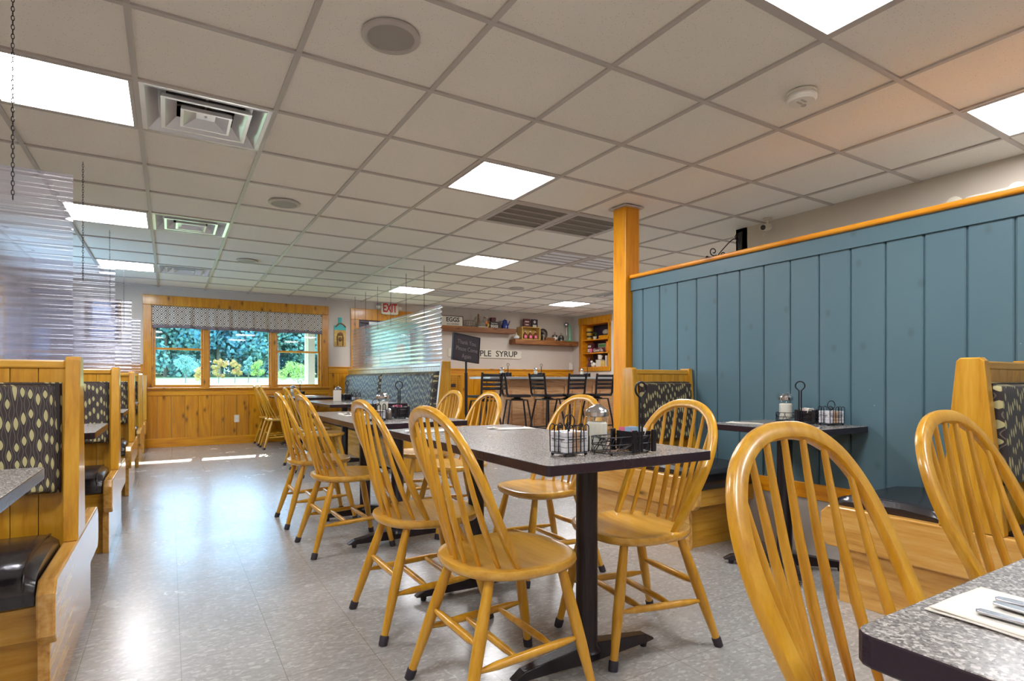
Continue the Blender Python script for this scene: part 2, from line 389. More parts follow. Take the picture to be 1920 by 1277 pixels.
def tag(o, label=None, cat=None, group=None, kind=None):
    if label: o['label'] = label
    if cat: o['category'] = cat
    if group: o['group'] = group
    if kind: o['kind'] = kind
    return o
def thing(name, label, cat, loc=(0, 0, 0), rz=0.0, group=None):
    o = bpy.data.objects.new(name, None); COL.objects.link(o); o.empty_display_size = .1
    o.location = loc; o.rotation_euler = (0, 0, rz); return tag(o, label, cat, group)
def struct(o): o['kind'] = 'structure'; return o
KIDS = {}
def dup(o, loc=None, rz=None, label=None, group=None, parent=None):
    c = o.copy(); COL.objects.link(c)
    if parent is not None: c.parent = parent
    if loc is not None: c.location = loc
    if rz is not None: c.rotation_euler = (0, 0, rz)
    if label: c['label'] = label
    if group: c['group'] = group
    for ch in list(o.children): dup(ch, parent=c)
    return c
def spline(pts, n=8, closed=False):
    P = [Vector(p) for p in pts]; out = []; m = len(P)
    for i in range(m if closed else m-1):
        g = lambda k: P[k % m] if closed else P[max(0, min(m-1, k))]
        p0, p1, p2, p3 = g(i-1), g(i), g(i+1), g(i+2)
        for j in range(n):
            t = j/n
            out.append(.5*((2*p1)+(p2-p0)*t+(2*p0-5*p1+4*p2-p3)*t*t+(3*p1-p0-3*p2+p3)*t**3))
    if not closed: out.append(P[-1])
    return out
def text(name, body, size, mat, loc, rot, parent=None, ext=.002, align='CENTER', bold=0.0, sx=1.0):
    cu = bpy.data.curves.new(name, 'FONT'); cu.body = body; cu.size = size; cu.extrude = ext; cu.align_x = align; cu.align_y = 'CENTER'; cu.offset = bold
    cu.resolution_u = 3
    t = bpy.data.objects.new(name, cu); COL.objects.link(t)
    me = bpy.data.meshes.new_from_object(t.evaluated_get(bpy.context.evaluated_depsgraph_get()))
    bpy.data.objects.remove(t); me.materials.clear(); me.materials.append(mat); me.name = name
    o = bpy.data.objects.new(name, me); COL.objects.link(o); o.location = loc; o.rotation_euler = rot; o.scale = (sx, 1, 1)
    if parent: o.parent = parent
    return o
def rrect(w, d, r, n=4):
    pts = []
    for cx, cy, a0 in ((w/2-r, d/2-r, 0), (-w/2+r, d/2-r, PI/2), (-w/2+r, -d/2+r, PI), (w/2-r, -d/2+r, 1.5*PI)):
        for i in range(n+1): a = a0+PI/2*i/n; pts.append((cx+r*math.cos(a), cy+r*math.sin(a)))
    return pts

# ================================================================== SETTING
struct(MB().box(XL, XR, YB, YF, -.1, 0).build('floor', M['floor']))
# ceiling: tiles cell by cell, leaving the fixture cells open
TROF = [(-2, 1), (-2, 5), (-2, 9), (2, 1), (4, 5), (4, 9), (9, 9), (5, -3), (2, -3), (-2, -3), (2, -7), (5, -7), (-2, -7), (9, 5), (9, 1)]
VENT = [(-1, 1), (-1, 5), (-1, 9), (9, 7)]
RET = [(3, 2), (4, 2), (5, 4), (6, 4), (5, 9)]
used = set(TROF+VENT+RET)
c = MB(); g = MB()
i0, i1 = -4, 12; j0, j1 = -10, 13
for i in range(i0, i1):
    for j in range(j0, j1):
        if (i, j) in used: continue
        x0, x1 = max(GX(i), XL), min(GX(i+1), XR); y0, y1 = max(GY(j), YB), min(GY(j+1), YF)
        if x1 <= x0 or y1 <= y0: continue
        c.box(x0, x1, y0, y1, CEIL+.008, CEIL+.02)
c.box(XL, XR, YB, YF, CEIL+.35, CEIL+.4)
ceiling = struct(c.build('ceiling', M['ceil']))
for i in range(i0, i1+1):
    if XL < GX(i) < XR: g.box(GX(i)-.012, GX(i)+.012, YB, YF, CEIL-.001, CEIL+.012)
for j in range(j0, j1+1):
    if YB < GY(j) < YF: g.box(XL, XR, GY(j)-.012, GY(j)+.012, CEIL-.0015, CEIL+.012)
g.build('ceiling_grid', M['grid'], ceiling)

WX0, WX1, WZ0, WZ1 = -.224, 2.238, .90, 2.133     # far window opening
DX0, DX1, DZ1 = 2.87, 3.97, 2.08                  # door opening
w = MB(); T = .16
w.box(XL-.1, WX0, YF, YF+T, 0, CEIL+.35).box(WX0, WX1, YF, YF+T, 0, WZ0).box(WX0, WX1, YF, YF+T, WZ1, CEIL+.35)
w.box(WX1, DX0, YF, YF+T, 0, CEIL+.35).box(DX0, DX1, YF, YF+T, DZ1, CEIL+.35).box(DX1, XR+.5, YF, YF+T, 0, CEIL+.35)
struct(w.build('wall_far', M['wall']))
# left wall with its own window
w = MB(); LW0, LW1 = 7.0, 8.9
w.box(XL-.12, XL, YB, LW0, 0, CEIL+.35).box(XL-.12, XL, LW0, LW1, 0, 1.0).box(XL-.12, XL, LW0, LW1, 2.05, CEIL+.35).box(XL-.12, XL, LW1, YF, 0, CEIL+.35)
struct(w.build('wall_left', M['wall']))
struct(MB().box(XL, XR, YB-.12, YB, 0, CEIL+.35).build('wall_back', M['wall']))
# right side: wall beyond the partition, and the deeper room past the post
w = MB().box(4.53, 4.65, YB, 3.45, 0, CEIL+.35).box(4.53, XR, 3.33, 3.45, 0, CEIL+.35)
struct(w.build('wall_right', M['wall']))
w = MB(); CY0, CY1, CZ0, CZ1 = 8.80, 9.66, 1.28, 2.20
w.box(XR, XR+.12, 3.33, CY0, 0, CEIL+.35).box(XR, XR+.12, CY1, YF, 0, CEIL+.35).box(XR, XR+.12, CY0, CY1, 0, CZ0).box(XR, XR+.12, CY0, CY1, CZ1, CEIL+.35)
struct(w.build('wall_right', M['wall']))

def planks(mb, x0, x1, z0, z1, y, pitch=.175, off=0.0, dep=.014):
    x = x0
    n = max(1, round((x1-x0)/pitch)); p = (x1-x0)/n
    for i in range(n): mb.prism([(x0+i*p+.002, y), (x0+i*p+.002, y-dep+.004), (x0+i*p+.006, y-dep), (x0+(i+1)*p-.006, y-dep), (x0+(i+1)*p-.002, y-dep+.004), (x0+(i+1)*p-.002, y)], 'z', z0, z1)
b = MB(); planks(b, XL, WX1+.105, .13, .78, YF); planks(b, XL, -.33, .78, 1.14, YF); planks(b, WX1+.105, 2.73, .13, 1.14, YF); planks(b, 4.11, XR, .13, 1.14, YF)
wa = struct(b.build('trim_1', M['pine']))
struct(MB().box(XL, 2.73, YF-.022, YF, 0, .135).box(4.11, XR, YF-.022, YF, 0, .135).build('baseboard_far', M['pine_x'], bevel=.004))
b = MB().box(XL, -.33, YF-.022, YF, 1.13, 1.235).box(XL, -.33, YF-.04, YF, 1.225, 1.245)
b.box(2.345, 2.73, YF-.022, YF, 1.13, 1.235).box(2.345, 2.73, YF-.04, YF, 1.225, 1.245)
b.box(4.11, XR, YF-.022, YF, 1.11, 1.225).box(4.11, XR, YF-.045, YF, 1.215, 1.24)
b.box(-.34, 2.36, YF-.024, YF, .775, .875)
struct(b.build('trim_2', M['pine_x'], bevel=.004))

# far window: casing, mullions, sashes
wn = thing('window_1', None, None); wn['kind'] = 'structure'
b = MB().box(-.335, 2.348, YF-.028, YF, 2.133, 2.278).box(-.331, -.224, YF-.024, YF, .875, 2.133).box(2.238, 2.343, YF-.024, YF, .875, 2.133)
b.box(-.345, 2.365, YF-.06, YF+.02, .870, .898)
b.build('casing', M['pine'], wn, bevel=.004)
b = MB()
for x0, x1 in ((-.224, -.205), (.455, .527), (1.425, 1.508), (2.215, 2.238)): b.box(x0, x1, YF-.012, YF+.12, .898, 2.133)
b.box(-.224, 2.238, YF, YF+.12, .898, .908).box(-.224, 2.238, YF, YF+.12, 2.12, 2.133)
b.build('window_jamb', M['pine'], wn, bevel=.003)
def sash(name, x0, x1, z0, z1, y, f=.032):
    b = MB().box(x0, x0+f, y, y+.035, z0, z1).box(x1-f, x1, y, y+.035, z0, z1).box(x0+f, x1-f, y, y+.035, z0, z0+f).box(x0+f, x1-f, y, y+.035, z1-f, z1)
    o = b.build(name, M['pine_x'], wn, bevel=.003)
    MB().box(x0+f, x1-f, y+.015, y+.02, z0+f, z1-f).build('glass_pane', M['glass'], o)
    return o
for a, bb in ((-.205, .455), (1.508, 2.215)):
    lo = sash('sash', a, bb, .908, 1.500, YF+.035); sash('sash', a, bb, 1.47, 2.12, YF+.075)
    MB().box((a+bb)/2-.03, (a+bb)/2+.03, YF+.02, YF+.05, 1.5, 1.512).build('sash_lock', M['steel'], lo, bevel=.002)
sash('sash', .527, 1.425, .908, 2.12, YF+.05, .022)
# valance
v = thing('window_valance', 'gathered grey and white lattice-print valance hung across the top of the triple window', 'curtain', (1.006, YF-.05, 0))
def vy(u): return .012*math.sin(u*88)+.007*math.sin(u*143+1)+(.010*math.sin(u*29+.5))
def vf(u, t): return (-1.222+2.444*u, vy(u)*(.4+.6*(1-t))-.0, 1.835+.285*t+(.0 if t > .01 else 0))
MB().grid(vf, 420, 8).build('printed_cloth', M['valance'], v, smooth=True, solid=.003, ang=180)
MB().grid(lambda u, t: (-1.222+2.444*u, vy(u)*1.15+.003*math.sin(u*200), 1.785+.012*math.sin(u*9)**2+.055*t*(1)-.0), 420, 2).build('hem_band', M['hem'], v, smooth=True, solid=.003, ang=180)
MB().tube([(-1.235, .018, 2.105), (1.235, .018, 2.105)], .008, 8).build('curtain_rod', M['steel'], v)

# left-wall window
wn = thing('window_2', None, None); wn['kind'] = 'structure'
b = MB()
for y0, y1, z0, z1 in ((LW0-.1, LW0, .9, 2.15), (LW1, LW1+.1, .9, 2.15), (LW0, LW1, .9, 1.0), (LW0, LW1, 2.05, 2.15), ((LW0+LW1)/2-.04, (LW0+LW1)/2+.04, 1.0, 2.05)): b.box(XL-.02, XL+.025, y0, y1, z0, z1)
b.build('casing', M['pine'], wn, bevel=.003)
MB().box(XL-.06, XL-.055, LW0, LW1, 1.0, 2.05).build('glass_pane', M['glass'], wn)

# exit door
dr = thing('door_1', None, None); dr['kind'] = 'structure'
MB().box(2.727, 4.115, YF-.028, YF, 2.08, 2.278).box(2.73, 2.87, YF-.024, YF, 0, 2.08).box(3.97, 4.11, YF-.024, YF, 0, 2.08).build('casing', M['pine'], dr, bevel=.004)
b = MB().box(2.87, 2.905, YF, YF+.1, 0, 2.08).box(3.935, 3.97, YF, YF+.1, 0, 2.08).box(2.905, 3.935, YF, YF+.1, 2.03, 2.08)
b.box(2.905, 2.985, YF+.03, YF+.07, 0, 2.03).box(3.855, 3.935, YF+.03, YF+.07, 0, 2.03).box(2.985, 3.855, YF+.03, YF+.07, 1.93, 2.03).box(2.985, 3.855, YF+.03, YF+.07, 0, .25)
b.build('door_leaf', M['bronze_door'], dr, bevel=.003)
MB().box(2.985, 3.855, YF+.045, YF+.05, .25, 1.93).build('glass_pane', M['glass'], dr)
MB().box(3.0, 3.84, YF-.03, YF-.0, .98, 1.03).build('push_bar', M['alu'], dr, bevel=.004)
MB().box(3.05, 3.35, YF-.03, YF+.03, 2.0, 2.055).tube([(3.3, YF-.05, 1.99), (3.62, YF-.09, 1.985), (3.5, YF-.02, 2.05)], .01, 6).build('door_closer', M['alu'], dr, bevel=.003)

# partition
p = thing('board_partition', 'tall blue painted board partition with golden wood cap beside the wall booths', 'partition', (3.17, 0, 0))
b = MB(); PY1, PY0 = 3.39, -1.6
y = .986-.1755*15
while y < PY1-.02:
    y1 = min(y+.1755, PY1); 
    b.prism([(.035, y+.0025), (.006, y+.0025), (0, y+.0085), (0, y1-.0085), (.006, y1-.0025), (.035, y1-.0025)], 'z', .41, 1.735); y += .1755
b.box(.012, .035, PY0, PY1, .0, 1.80)
b.build('board_panel', M['blue'], p)
MB().box(-.012, .0, PY0, PY1, 1.718, 1.812).box(0, .10, PY0, PY1, 1.735, 1.812).box(.035, .09, PY0, PY1, 0, 1.735).build('top_rail', M['blue'], p, bevel=.002)
MB().box(-.034, .12, PY0, PY1+.0, 1.812, 1.842).build('cap', M['pine_y'], p, bevel=.013, seg=4)
MB().box(-.014, .012, PY0, PY1, .32, .41).build('base_rail', M['pine_y'], p, bevel=.003)
MB().box(-.004, .012, PY0, PY1, 0, .32).build('kick_panel', M['greypanel'], p)
# post
p = thing('timber_post', 'square golden pine post running from floor to ceiling at the end of the blue partition', 'post', (3.18, 3.465, 0))
MB().box(-.074, .074, -.074, .074, 0, CEIL-.002).build('shaft', M['post'], p, bevel=.006)
MB().box(-.10, .10, -.10, .10, CEIL-.012, CEIL-.001).build('ceiling_collar', M['grid'], p)

# ================================================================== CEILING FIXTURES
h = .6096/2
def make_trof():
    t = thing('ceiling_light', 'x', 'ceiling light')
    b = MB(); a, k = h-.013, h-.030
    for x0, x1, y0, y1 in ((-a, a, -a, -k), (-a, a, k, a), (-a, -k, -k, k), (k, a, -k, k)): b.box(x0, x1, y0, y1, -.003, .010)
    b.box(-a, a, -a, a, .06, .07)
    b.build('frame', M['grid'], t)
    MB().add([(-k, -k, .004), (k, -k, .004), (k, k, .004), (-k, k, .004)], [(0, 3, 2, 1)]).build('diffuser', M['lamp'], t)
    return t
LT = ['lit square ceiling light beside the nearest metal air vent', 'lit ceiling light beside the middle metal air vent on the left', 'lit ceiling light beside the farthest left air vent, near the window wall',
      'lit square ceiling light mid-ceiling, touching the dark grey return grille', 'lit ceiling light just left of the pale lit-looking slotted grilles', 'lit ceiling light over the exit door screen',
      'small far lit ceiling light above the wall shelves and bar', 'lit ceiling light at the right edge near the blue partition', 'lit ceiling light cut by the top edge above the smoke detector']
tp = make_trof()
for n, (i, j) in enumerate(TROF):
    loc = (GX(i)+h, GY(j)+h, CEIL)
    lab = LT[n] if n < len(LT) else 'ceiling light out of view, '+('behind the camera at left', 'behind the camera centre', 'behind the camera at right', 'far behind at left', 'hidden behind the timber post', 'hidden beyond the partition wall')[n-len(LT)]
    if n == 0: tp.location = loc; tp['label'] = lab; tp['group'] = 'square ceiling lights'
    else: dup(tp, loc, None, lab, 'square ceiling lights' if n < len(LT) else 'ceiling lights outside the view')
def frustum(b, a0, z0, a1, z1, th=.0):
    v = [(sx*a0, sy*a0, z0) for sx, sy in ((-1, -1), (1, -1), (1, 1), (-1, 1))]+[(sx*a1, sy*a1, z1) for sx, sy in ((-1, -1), (1, -1), (1, 1), (-1, 1))]
    b.add(v, [(i, (i+1) % 4, 4+(i+1) % 4, 4+i) for i in range(4)])
def make_vent():
    t = thing('air_vent', 'x', 'air vent')
    b = MB(); a = h-.012
    frustum(b, a, .0, a-.022, .0); frustum(b, a-.022, .0, a-.022, -.004); frustum(b, a-.022, -.002, a-.075, .055); frustum(b, a-.075, .055, a-.11, .06)
    b.build('outer_cone', M['alu'], t, solid=.002)
    b = MB(); frustum(b, .205, -.006, .187, -.006); frustum(b, .187, -.006, .135, .045); frustum(b, .205, -.006, .200, .012)
    b.build('middle_cone', M['alu'], t, solid=.002)
    b = MB(); frustum(b, .118, -.012, .104, -.012); frustum(b, .104, -.012, .045, .02); frustum(b, .118, -.012, .114, .008)
    b.add([(-.045, -.045, .02), (.045, -.045, .02), (.045, .045, .02), (-.045, .045, .02)], [(0, 1, 2, 3)])
    b.ball((0, 0, .018), .006, 8, 5)
    b.build('inner_cone', M['alu'], t, solid=.002)
    MB().box(-h+.02, h-.02, -h+.02, h-.02, .14, .15).box(-h+.02, -h+.03, -h+.02, h-.02, .02, .14).box(h-.03, h-.02, -h+.02, h-.02, .02, .14).box(-h+.03, h-.03, -h+.02, -h+.03, .02, .14).box(-h+.03, h-.03, h-.03, h-.02, .02, .14).build('plenum', M['dark'], t)
    b = MB()
    for s in (-1, 1): b.tube([(s*.15, 0, .05), (0, 0, .07)], .006, 6).tube([(0, s*.15, .05), (0, 0, .07)], .006, 6)
    b.build('bracket', M['tin'], t)
    return t
vp = make_vent()
for n, ((i, j), lab) in enumerate(zip(VENT, ['large square metal air vent with nested cones, nearest on the left', 'square metal air vent between two left ceiling lights, middle of its row', 'farthest left metal air vent, close to the window wall', 'dark square air vent far back beside the timber post'])):
    loc = (GX(i)+h, GY(j)+h, CEIL)
    if n == 0: vp.location = loc; vp['label'] = lab; vp['group'] = 'square ceiling air vents'
    else: dup(vp, loc, None, lab, 'square ceiling air vents')
def make_ret(mat, name):
    t = thing('return_grille', 'x', 'air vent')
    b = MB(); a, k = h-.013, h-.05
    for x0, x1, y0, y1 in ((-a, a, -a, -k), (-a, a, k, a), (-a, -k, -k, k), (k, a, -k, k)): b.box(x0, x1, y0, y1, -.003, .010)
    for q in (-.5, 0, .5): b.box(-k, k, q*k-.004, q*k+.004, -.003, .01)
    b.build('frame', M['grid'], t)
    MB().box(-k, k, -k, k, .006, .012).build('filter_panel', mat, t)
    return t
kf = Mt('perforated_grey'); _v = kf.noise(kf.obj(), 160, 2)
M['perf'] = kf.fin(kf.bsdf(Base_Color=kf.mix(_v, srgb(84, 76, 68), srgb(140, 130, 118)), Roughness=.7))
rd = make_ret(M['perf'], 'd'); rl = make_ret(plain('white_perforated_panel', srgb(226, 226, 234), .5), 'l')
for n, ((i, j), src, lab) in enumerate(zip(RET, [rd, rd, rl, rl, rl], ['dark grey slotted return grille, the left one of the side-by-side dark pair', 'dark grey slotted return grille beside the timber post', 'pale slotted ceiling grille, left one of the side-by-side pale pair', 'pale slotted ceiling grille right beside the timber post', 'small pale slotted grille right of the light above the exit door'])):
    loc = (GX(i)+h, GY(j)+h, CEIL)
    if n in (0, 2): src.location = loc; src['label'] = lab; src['group'] = 'slotted ceiling grilles'
    else: dup(src, loc, None, lab, 'slotted ceiling grilles')
# ceiling speakers
sp = thing('ceiling_speaker', 'round ceiling speaker nearest the camera, left of centre', 'ceiling speaker', (.773, 2.23, CEIL), 0, 'round ceiling speakers')
MB().lathe([(.118, .002), (.118, -.006), (.112, -.011), (.096, -.011), (.092, -.005), (.092, .002)], seg=40).build('bezel', M['grid'], sp, smooth=True)
MB().lathe([(.092, -.005), (.06, -.008), (.001, -.010)], seg=40).build('grille', M['grey'], sp, smooth=True)
dup(sp, (.777, 4.755, CEIL), None, 'round ceiling speaker second from the camera, above the aisle')
dup(sp, (.777, 7.263, CEIL), None, 'round ceiling speaker farthest down the aisle towards the window')
dup(sp, (4.508, 7.331, CEIL), None, 'round ceiling speaker in the ceiling over the bar stools')
sd = thing('smoke_detector', 'white round smoke detector on the ceiling above the blue partition', 'smoke detector', (2.636, 1.634, CEIL))
MB().lathe([(.066, .002), (.066, -.008), (.060, -.010), (.060, -.016), (.068, -.018), (.068, -.034), (.058, -.044), (.02, -.046), (.001, -.046)], seg=36).build('housing', M['white'], sd, smooth=True)
MB().box(-.03, .01, -.022, -.012, -.049, -.045).box(-.03, .01, .0, .01, -.049, -.045).lathe([(.012, -.046), (.012, -.05), (.001, -.05)], (.032, .01, 0), 12).build('test_button', M['grid'], sd)

# ================================================================== CHAIR
def make_chair():
    t = thing('dining_chair', 'x', 'chair')
    # seat
    def outline(a):
        ca, sa = math.cos(a), math.sin(a)
        rx = .215+.012*sa; ry = .215
        e = 2.5
        r = (abs(ca/rx)**e+abs(sa/ry)**e)**(-1/e)
        return r*ca, r*sa
    N = 40; b = MB(); vs = []; rings = [(.86, .408), (.97, .418), (1.0, .432), (.985, .444), (.93, .447), (.8, .442), (.55, .436), (.28, .436)]
    for s, z in rings:
        for k in range(N):
            a = 2*PI*k/N; x, y = outline(a)
            zz = z
            if s < .9: zz += .008*(abs(x)*s/.2 < .12)*max(0, y/.2) if False else 0
            vs.append((x*s, y*s, zz))
    fs = [(i*N+k, i*N+(k+1) % N, (i+1)*N+(k+1) % N, (i+1)*N+k) for i in range(len(rings)-1) for k in range(N)]
    fs.append(tuple(range(N))[::-1]); fs.append(tuple((len(rings)-1)*N+k for k in range(N)))
    b.add(vs, fs); b.build('seat', M['maple_seat'], t, smooth=True, ang=60)
    legs = {}
    for sx in (-1, 1):
        for key, top, foot in (('f', (sx*.135, .125, .415), (sx*.195, .215, .0)), ('r', (sx*.13, -.13, .415), (sx*.205, -.255, .0))):
            A, B = Vector(top), Vector(foot); legs[(sx, key)] = (A, B)
            P = [A.lerp(B, q) for q in (0, .12, .35, .6, .85, .93)]
            o = MB().tube(P, [.0145, .0165, .0195, .019, .0145, .0135], 12).build('leg', M['maple'], t, smooth=True)
            MB().tube([A.lerp(B, .92), A.lerp(B, .93), A.lerp(B, 1.0)], [.0155, .0175, .0165], 12).build('rubber_foot', M['rubber'], o, smooth=True)
    def on(k, z): A, B = legs[k]; q = (A.z-z)/(A.z-B.z); return A.lerp(B, q)
    def rail(A, B, r=.0115):
        P = [A.lerp(B, q) for q in (0, .06, .2, .5, .8, .94, 1)]
        MB().tube(P, [.006, .0075, r*.95, r, r*.95, .0075, .006], 10).build('stretcher', M['maple'], t, smooth=True)
    sides = {}
    for sx in (-1, 1):
        A, B = on((sx, 'r'), .17), on((sx, 'f'), .185); sides[sx] = (A, B); rail(A, B, .0135)
    rail(on((-1, 'r'), .235), on((1, 'r'), .235), .0135)
    for q in (.38, .72): rail(sides[-1][0].lerp(sides[-1][1], q), sides[1][0].lerp(sides[1][1], q), .0125)
    # hoop
    zt, zb, yb, lean = .907, .436, -.058, .222
    HT = zt-zb
    def plane(x, v): return Vector((x, yb-lean*v-.012*math.sin(PI*v), zb+HT*v))
    half = [(.178, 0), (.186, .10), (.199, .25), (.209, .40), (.213, .54), (.207, .67), (.188, .79), (.154, .89), (.105, .958), (.055, .992), (0, 1.0)]
    prof = half+[(-x, v) for x, v in half[-2::-1]]
    P = spline([plane(x, v) for x, v in prof], 4)
    nrm = Vector((0, -HT, -lean)).normalized()
    vs = []; n = len(P); sec = rrect(.034, .022, .006, 2)
    for i, p in enumerate(P):
        tn = (P[min(i+1, n-1)]-P[max(i-1, 0)]).normalized(); nn = (nrm-tn*nrm.dot(tn)).normalized(); bn = tn.cross(nn)
        q = min(1, min(i, n-1-i)/6.0); s = .62+.38*q
        for a, c in sec: vs.append(p+bn*a*s+nn*c*s)
    m = len(sec)
    fs = [(i*m+k, i*m+(k+1) % m, (i+1)*m+(k+1) % m, (i+1)*m+k) for i in range(n-1) for k in range(m)]
    fs += [tuple(range(m))[::-1], tuple((n-1)*m+k for k in range(m))]
    MB().add(vs, fs).build('back_hoop', M['maple'], t, smooth=True, ang=35)
    # spindles
    for k in range(-3, 4):
        xb, xt = k*.046, k*.0575
        # find hoop v at xt
        v = .5
        for (x1, v1), (x2, v2) in zip(half[4:], half[5:]):
            if x2 <= abs(xt) <= x1: v = v1+(v2-v1)*(x1-abs(xt))/(x1-x2)
        A = Vector((xb, -.178+.075*(k*k/9.0), .437)); B = plane(xt, v-.012)
        pts = [A.lerp(B, q)+Vector((0, -.010*math.sin(PI*q), 0)) for q in (0, .15, .35, .6, .85, 1)]
        MB().tube(pts, [.0062, .0088, .0102, .0086, .0068, .006], 10).build('spindle', M['maple'], t, smooth=True)
    return t
CH = make_chair()
CHS = [  # x, y, rotation (0 faces +Y), label
 (.945, 1.605, -PI/2, 'bow-back wooden chair nearest in the aisle row, in front of the nearest table pole'),
 (.945, 2.29, -PI/2, 'bow-back wooden chair second in the aisle row, just behind the front centre one'),
 (.94, 3.50, -PI/2+.03, 'bow-back wooden chair third in the aisle row, near side of the second table'),
 (.93, 4.25, -PI/2, 'bow-back wooden chair fourth in the aisle row, far side of the second table'),
 (1.545, 1.66, PI/2-.12, 'bow-back wooden chair across the nearest full table, before the dark booth back'),
 (1.69, 2.50, PI/2, 'bow-back wooden chair seen behind the sugar shaker, across the nearest full table'),
 (1.66, 3.50, PI/2, 'bow-back wooden chair across the second table, nearer one before the sign stand'),
 (1.72, 4.22, PI/2, 'bow-back wooden chair across the second table, farther one against the long bench end'),
 (.985, .365, PI+.02, 'large bow-back wooden chair in the right foreground tucked at the corner table'),
 (1.715, .40, PI, 'bow-back wooden chair at the right edge in front of the tapered booth end'),
 (1.42, 6.28, -PI/2, 'nearer bow-back chair at the nearer of the two long-bench tables'),
 (1.42, 6.93, -PI/2, 'farther bow-back chair at the nearer of the two long-bench tables'),
 (1.42, 9.03, -PI/2, 'bow-back wooden chair at the table under the window, second from the far wall'),
 (1.42, 9.66, -PI/2, 'bow-back wooden chair at the table under the window, closest to the far wall'),
]
for n, (x, y, r, lab) in enumerate(CHS):
    if n == 0: CH.location = (x, y, 0); CH.rotation_euler = (0, 0, r); CH['label'] = lab; CH['group'] = 'bow-back dining chairs'
    else: dup(CH, (x, y, 0), r, lab)

# ================================================================== TABLES
def table(name, x0, x1, y0, y1, label, bases, cross=False, group='speckled grey dining tables', zt=.76):
    cx, cy = (x0+x1)/2, (y0+y1)/2
    t = thing(name, label, 'table', (cx, cy, 0), 0, group)
    w, d = x1-x0, y1-y0
    out = rrect(w, d, .018, 3); b = MB(); b.prism(out, 'z', zt-.032, zt)
    b.mi = [1 if i == 1 else 0 for i in range(len(b.mi))]
    b.build('tabletop', [M['edge'], M['laminate']], t, bevel=.0025)
    for bx, by in bases:
        ox, oy = bx-cx, by-cy
        MB().lathe([(.052, .055), (.038, .075), (.038, zt-.05), (.05, zt-.045), (.09, zt-.04), (.09, zt-.033)], (ox, oy, 0), 20).build('column', M['table_base'], t, smooth=True)
        b = MB(); L = .31; foot = MB()
        dirs = [0, PI] if not cross else [PI/4, 3*PI/4, 5*PI/4, 7*PI/4]
        for a in dirs:
            ca, sa = math.cos(a), math.sin(a)
            def P(r, s, z): return (ox+ca*r-sa*s, oy+sa*r+ca*s, z)
            prof = [(0, .036, .085), (.07, .034, .075), (.18, .028, .062), (.27, .025, .05), (L, .018, .028)]
            vs = []
            for r, hw, z in prof: vs += [P(r, -hw, .022), P(r, -hw*.75, z), P(r, hw*.75, z), P(r, hw, .022)]
            fs = [(i*4+k, i*4+(k+1) % 4, (i+1)*4+(k+1) % 4, (i+1)*4+k) for i in range(4) for k in range(4)]+[(0, 3, 2, 1), (16, 17, 18, 19)]
            b.add(vs, fs)
            foot.lathe([(.012, 0), (.014, .01), (.014, .024)], P(L-.04, 0, 0), 10)
        b.build('table_foot', M['table_base'], t, bevel=.004)
        foot.build('glide', M['rubber'], t)
    return t
T1 = table('dining_table', .912, 1.60, 1.312, 2.70, 'speckled grey four-seat table in the centre holding the nearest condiments', [(1.262, 1.577), (1.262, 2.42)])
T2 = table('dining_table', .89, 1.56, 3.09, 4.48, 'speckled grey table second along the aisle behind the nearest full table', [(1.22, 3.40), (1.24, 4.15)])
table('dining_table', 1.38, 2.20, 5.80, 7.15, 'speckled grey table at the long patterned bench, nearer one', [(1.80, 6.1), (1.80, 6.85)])
table('dining_table', 1.36, 2.18, 8.38, 9.75, 'speckled grey table at the long patterned bench, under the window', [(1.78, 8.7), (1.78, 9.4)])
table('dining_table', .565, 1.95, -.45, .300, 'speckled grey table corner in the right foreground with napkin and cutlery', [(.95, -.08), (1.6, -.08)])
table('booth_table', 2.60, 3.163, 1.585, 2.19, 'small speckled table between the benches against the blue partition', [(2.83, 1.85)], True)
for n, (yc, lab) in enumerate(((1.70, 'speckled booth table at the left edge in front of the nearest booth'), (3.62, 'speckled booth table behind the nearest left booth back'), (5.52, 'speckled booth table in the third left booth'), (7.42, 'speckled booth table in the farthest left booth'))):
    table('booth_table', -1.60, -.295, yc-.36, yc+.33, lab, [(-.95, yc)], True, 'booth tables along the left wall')

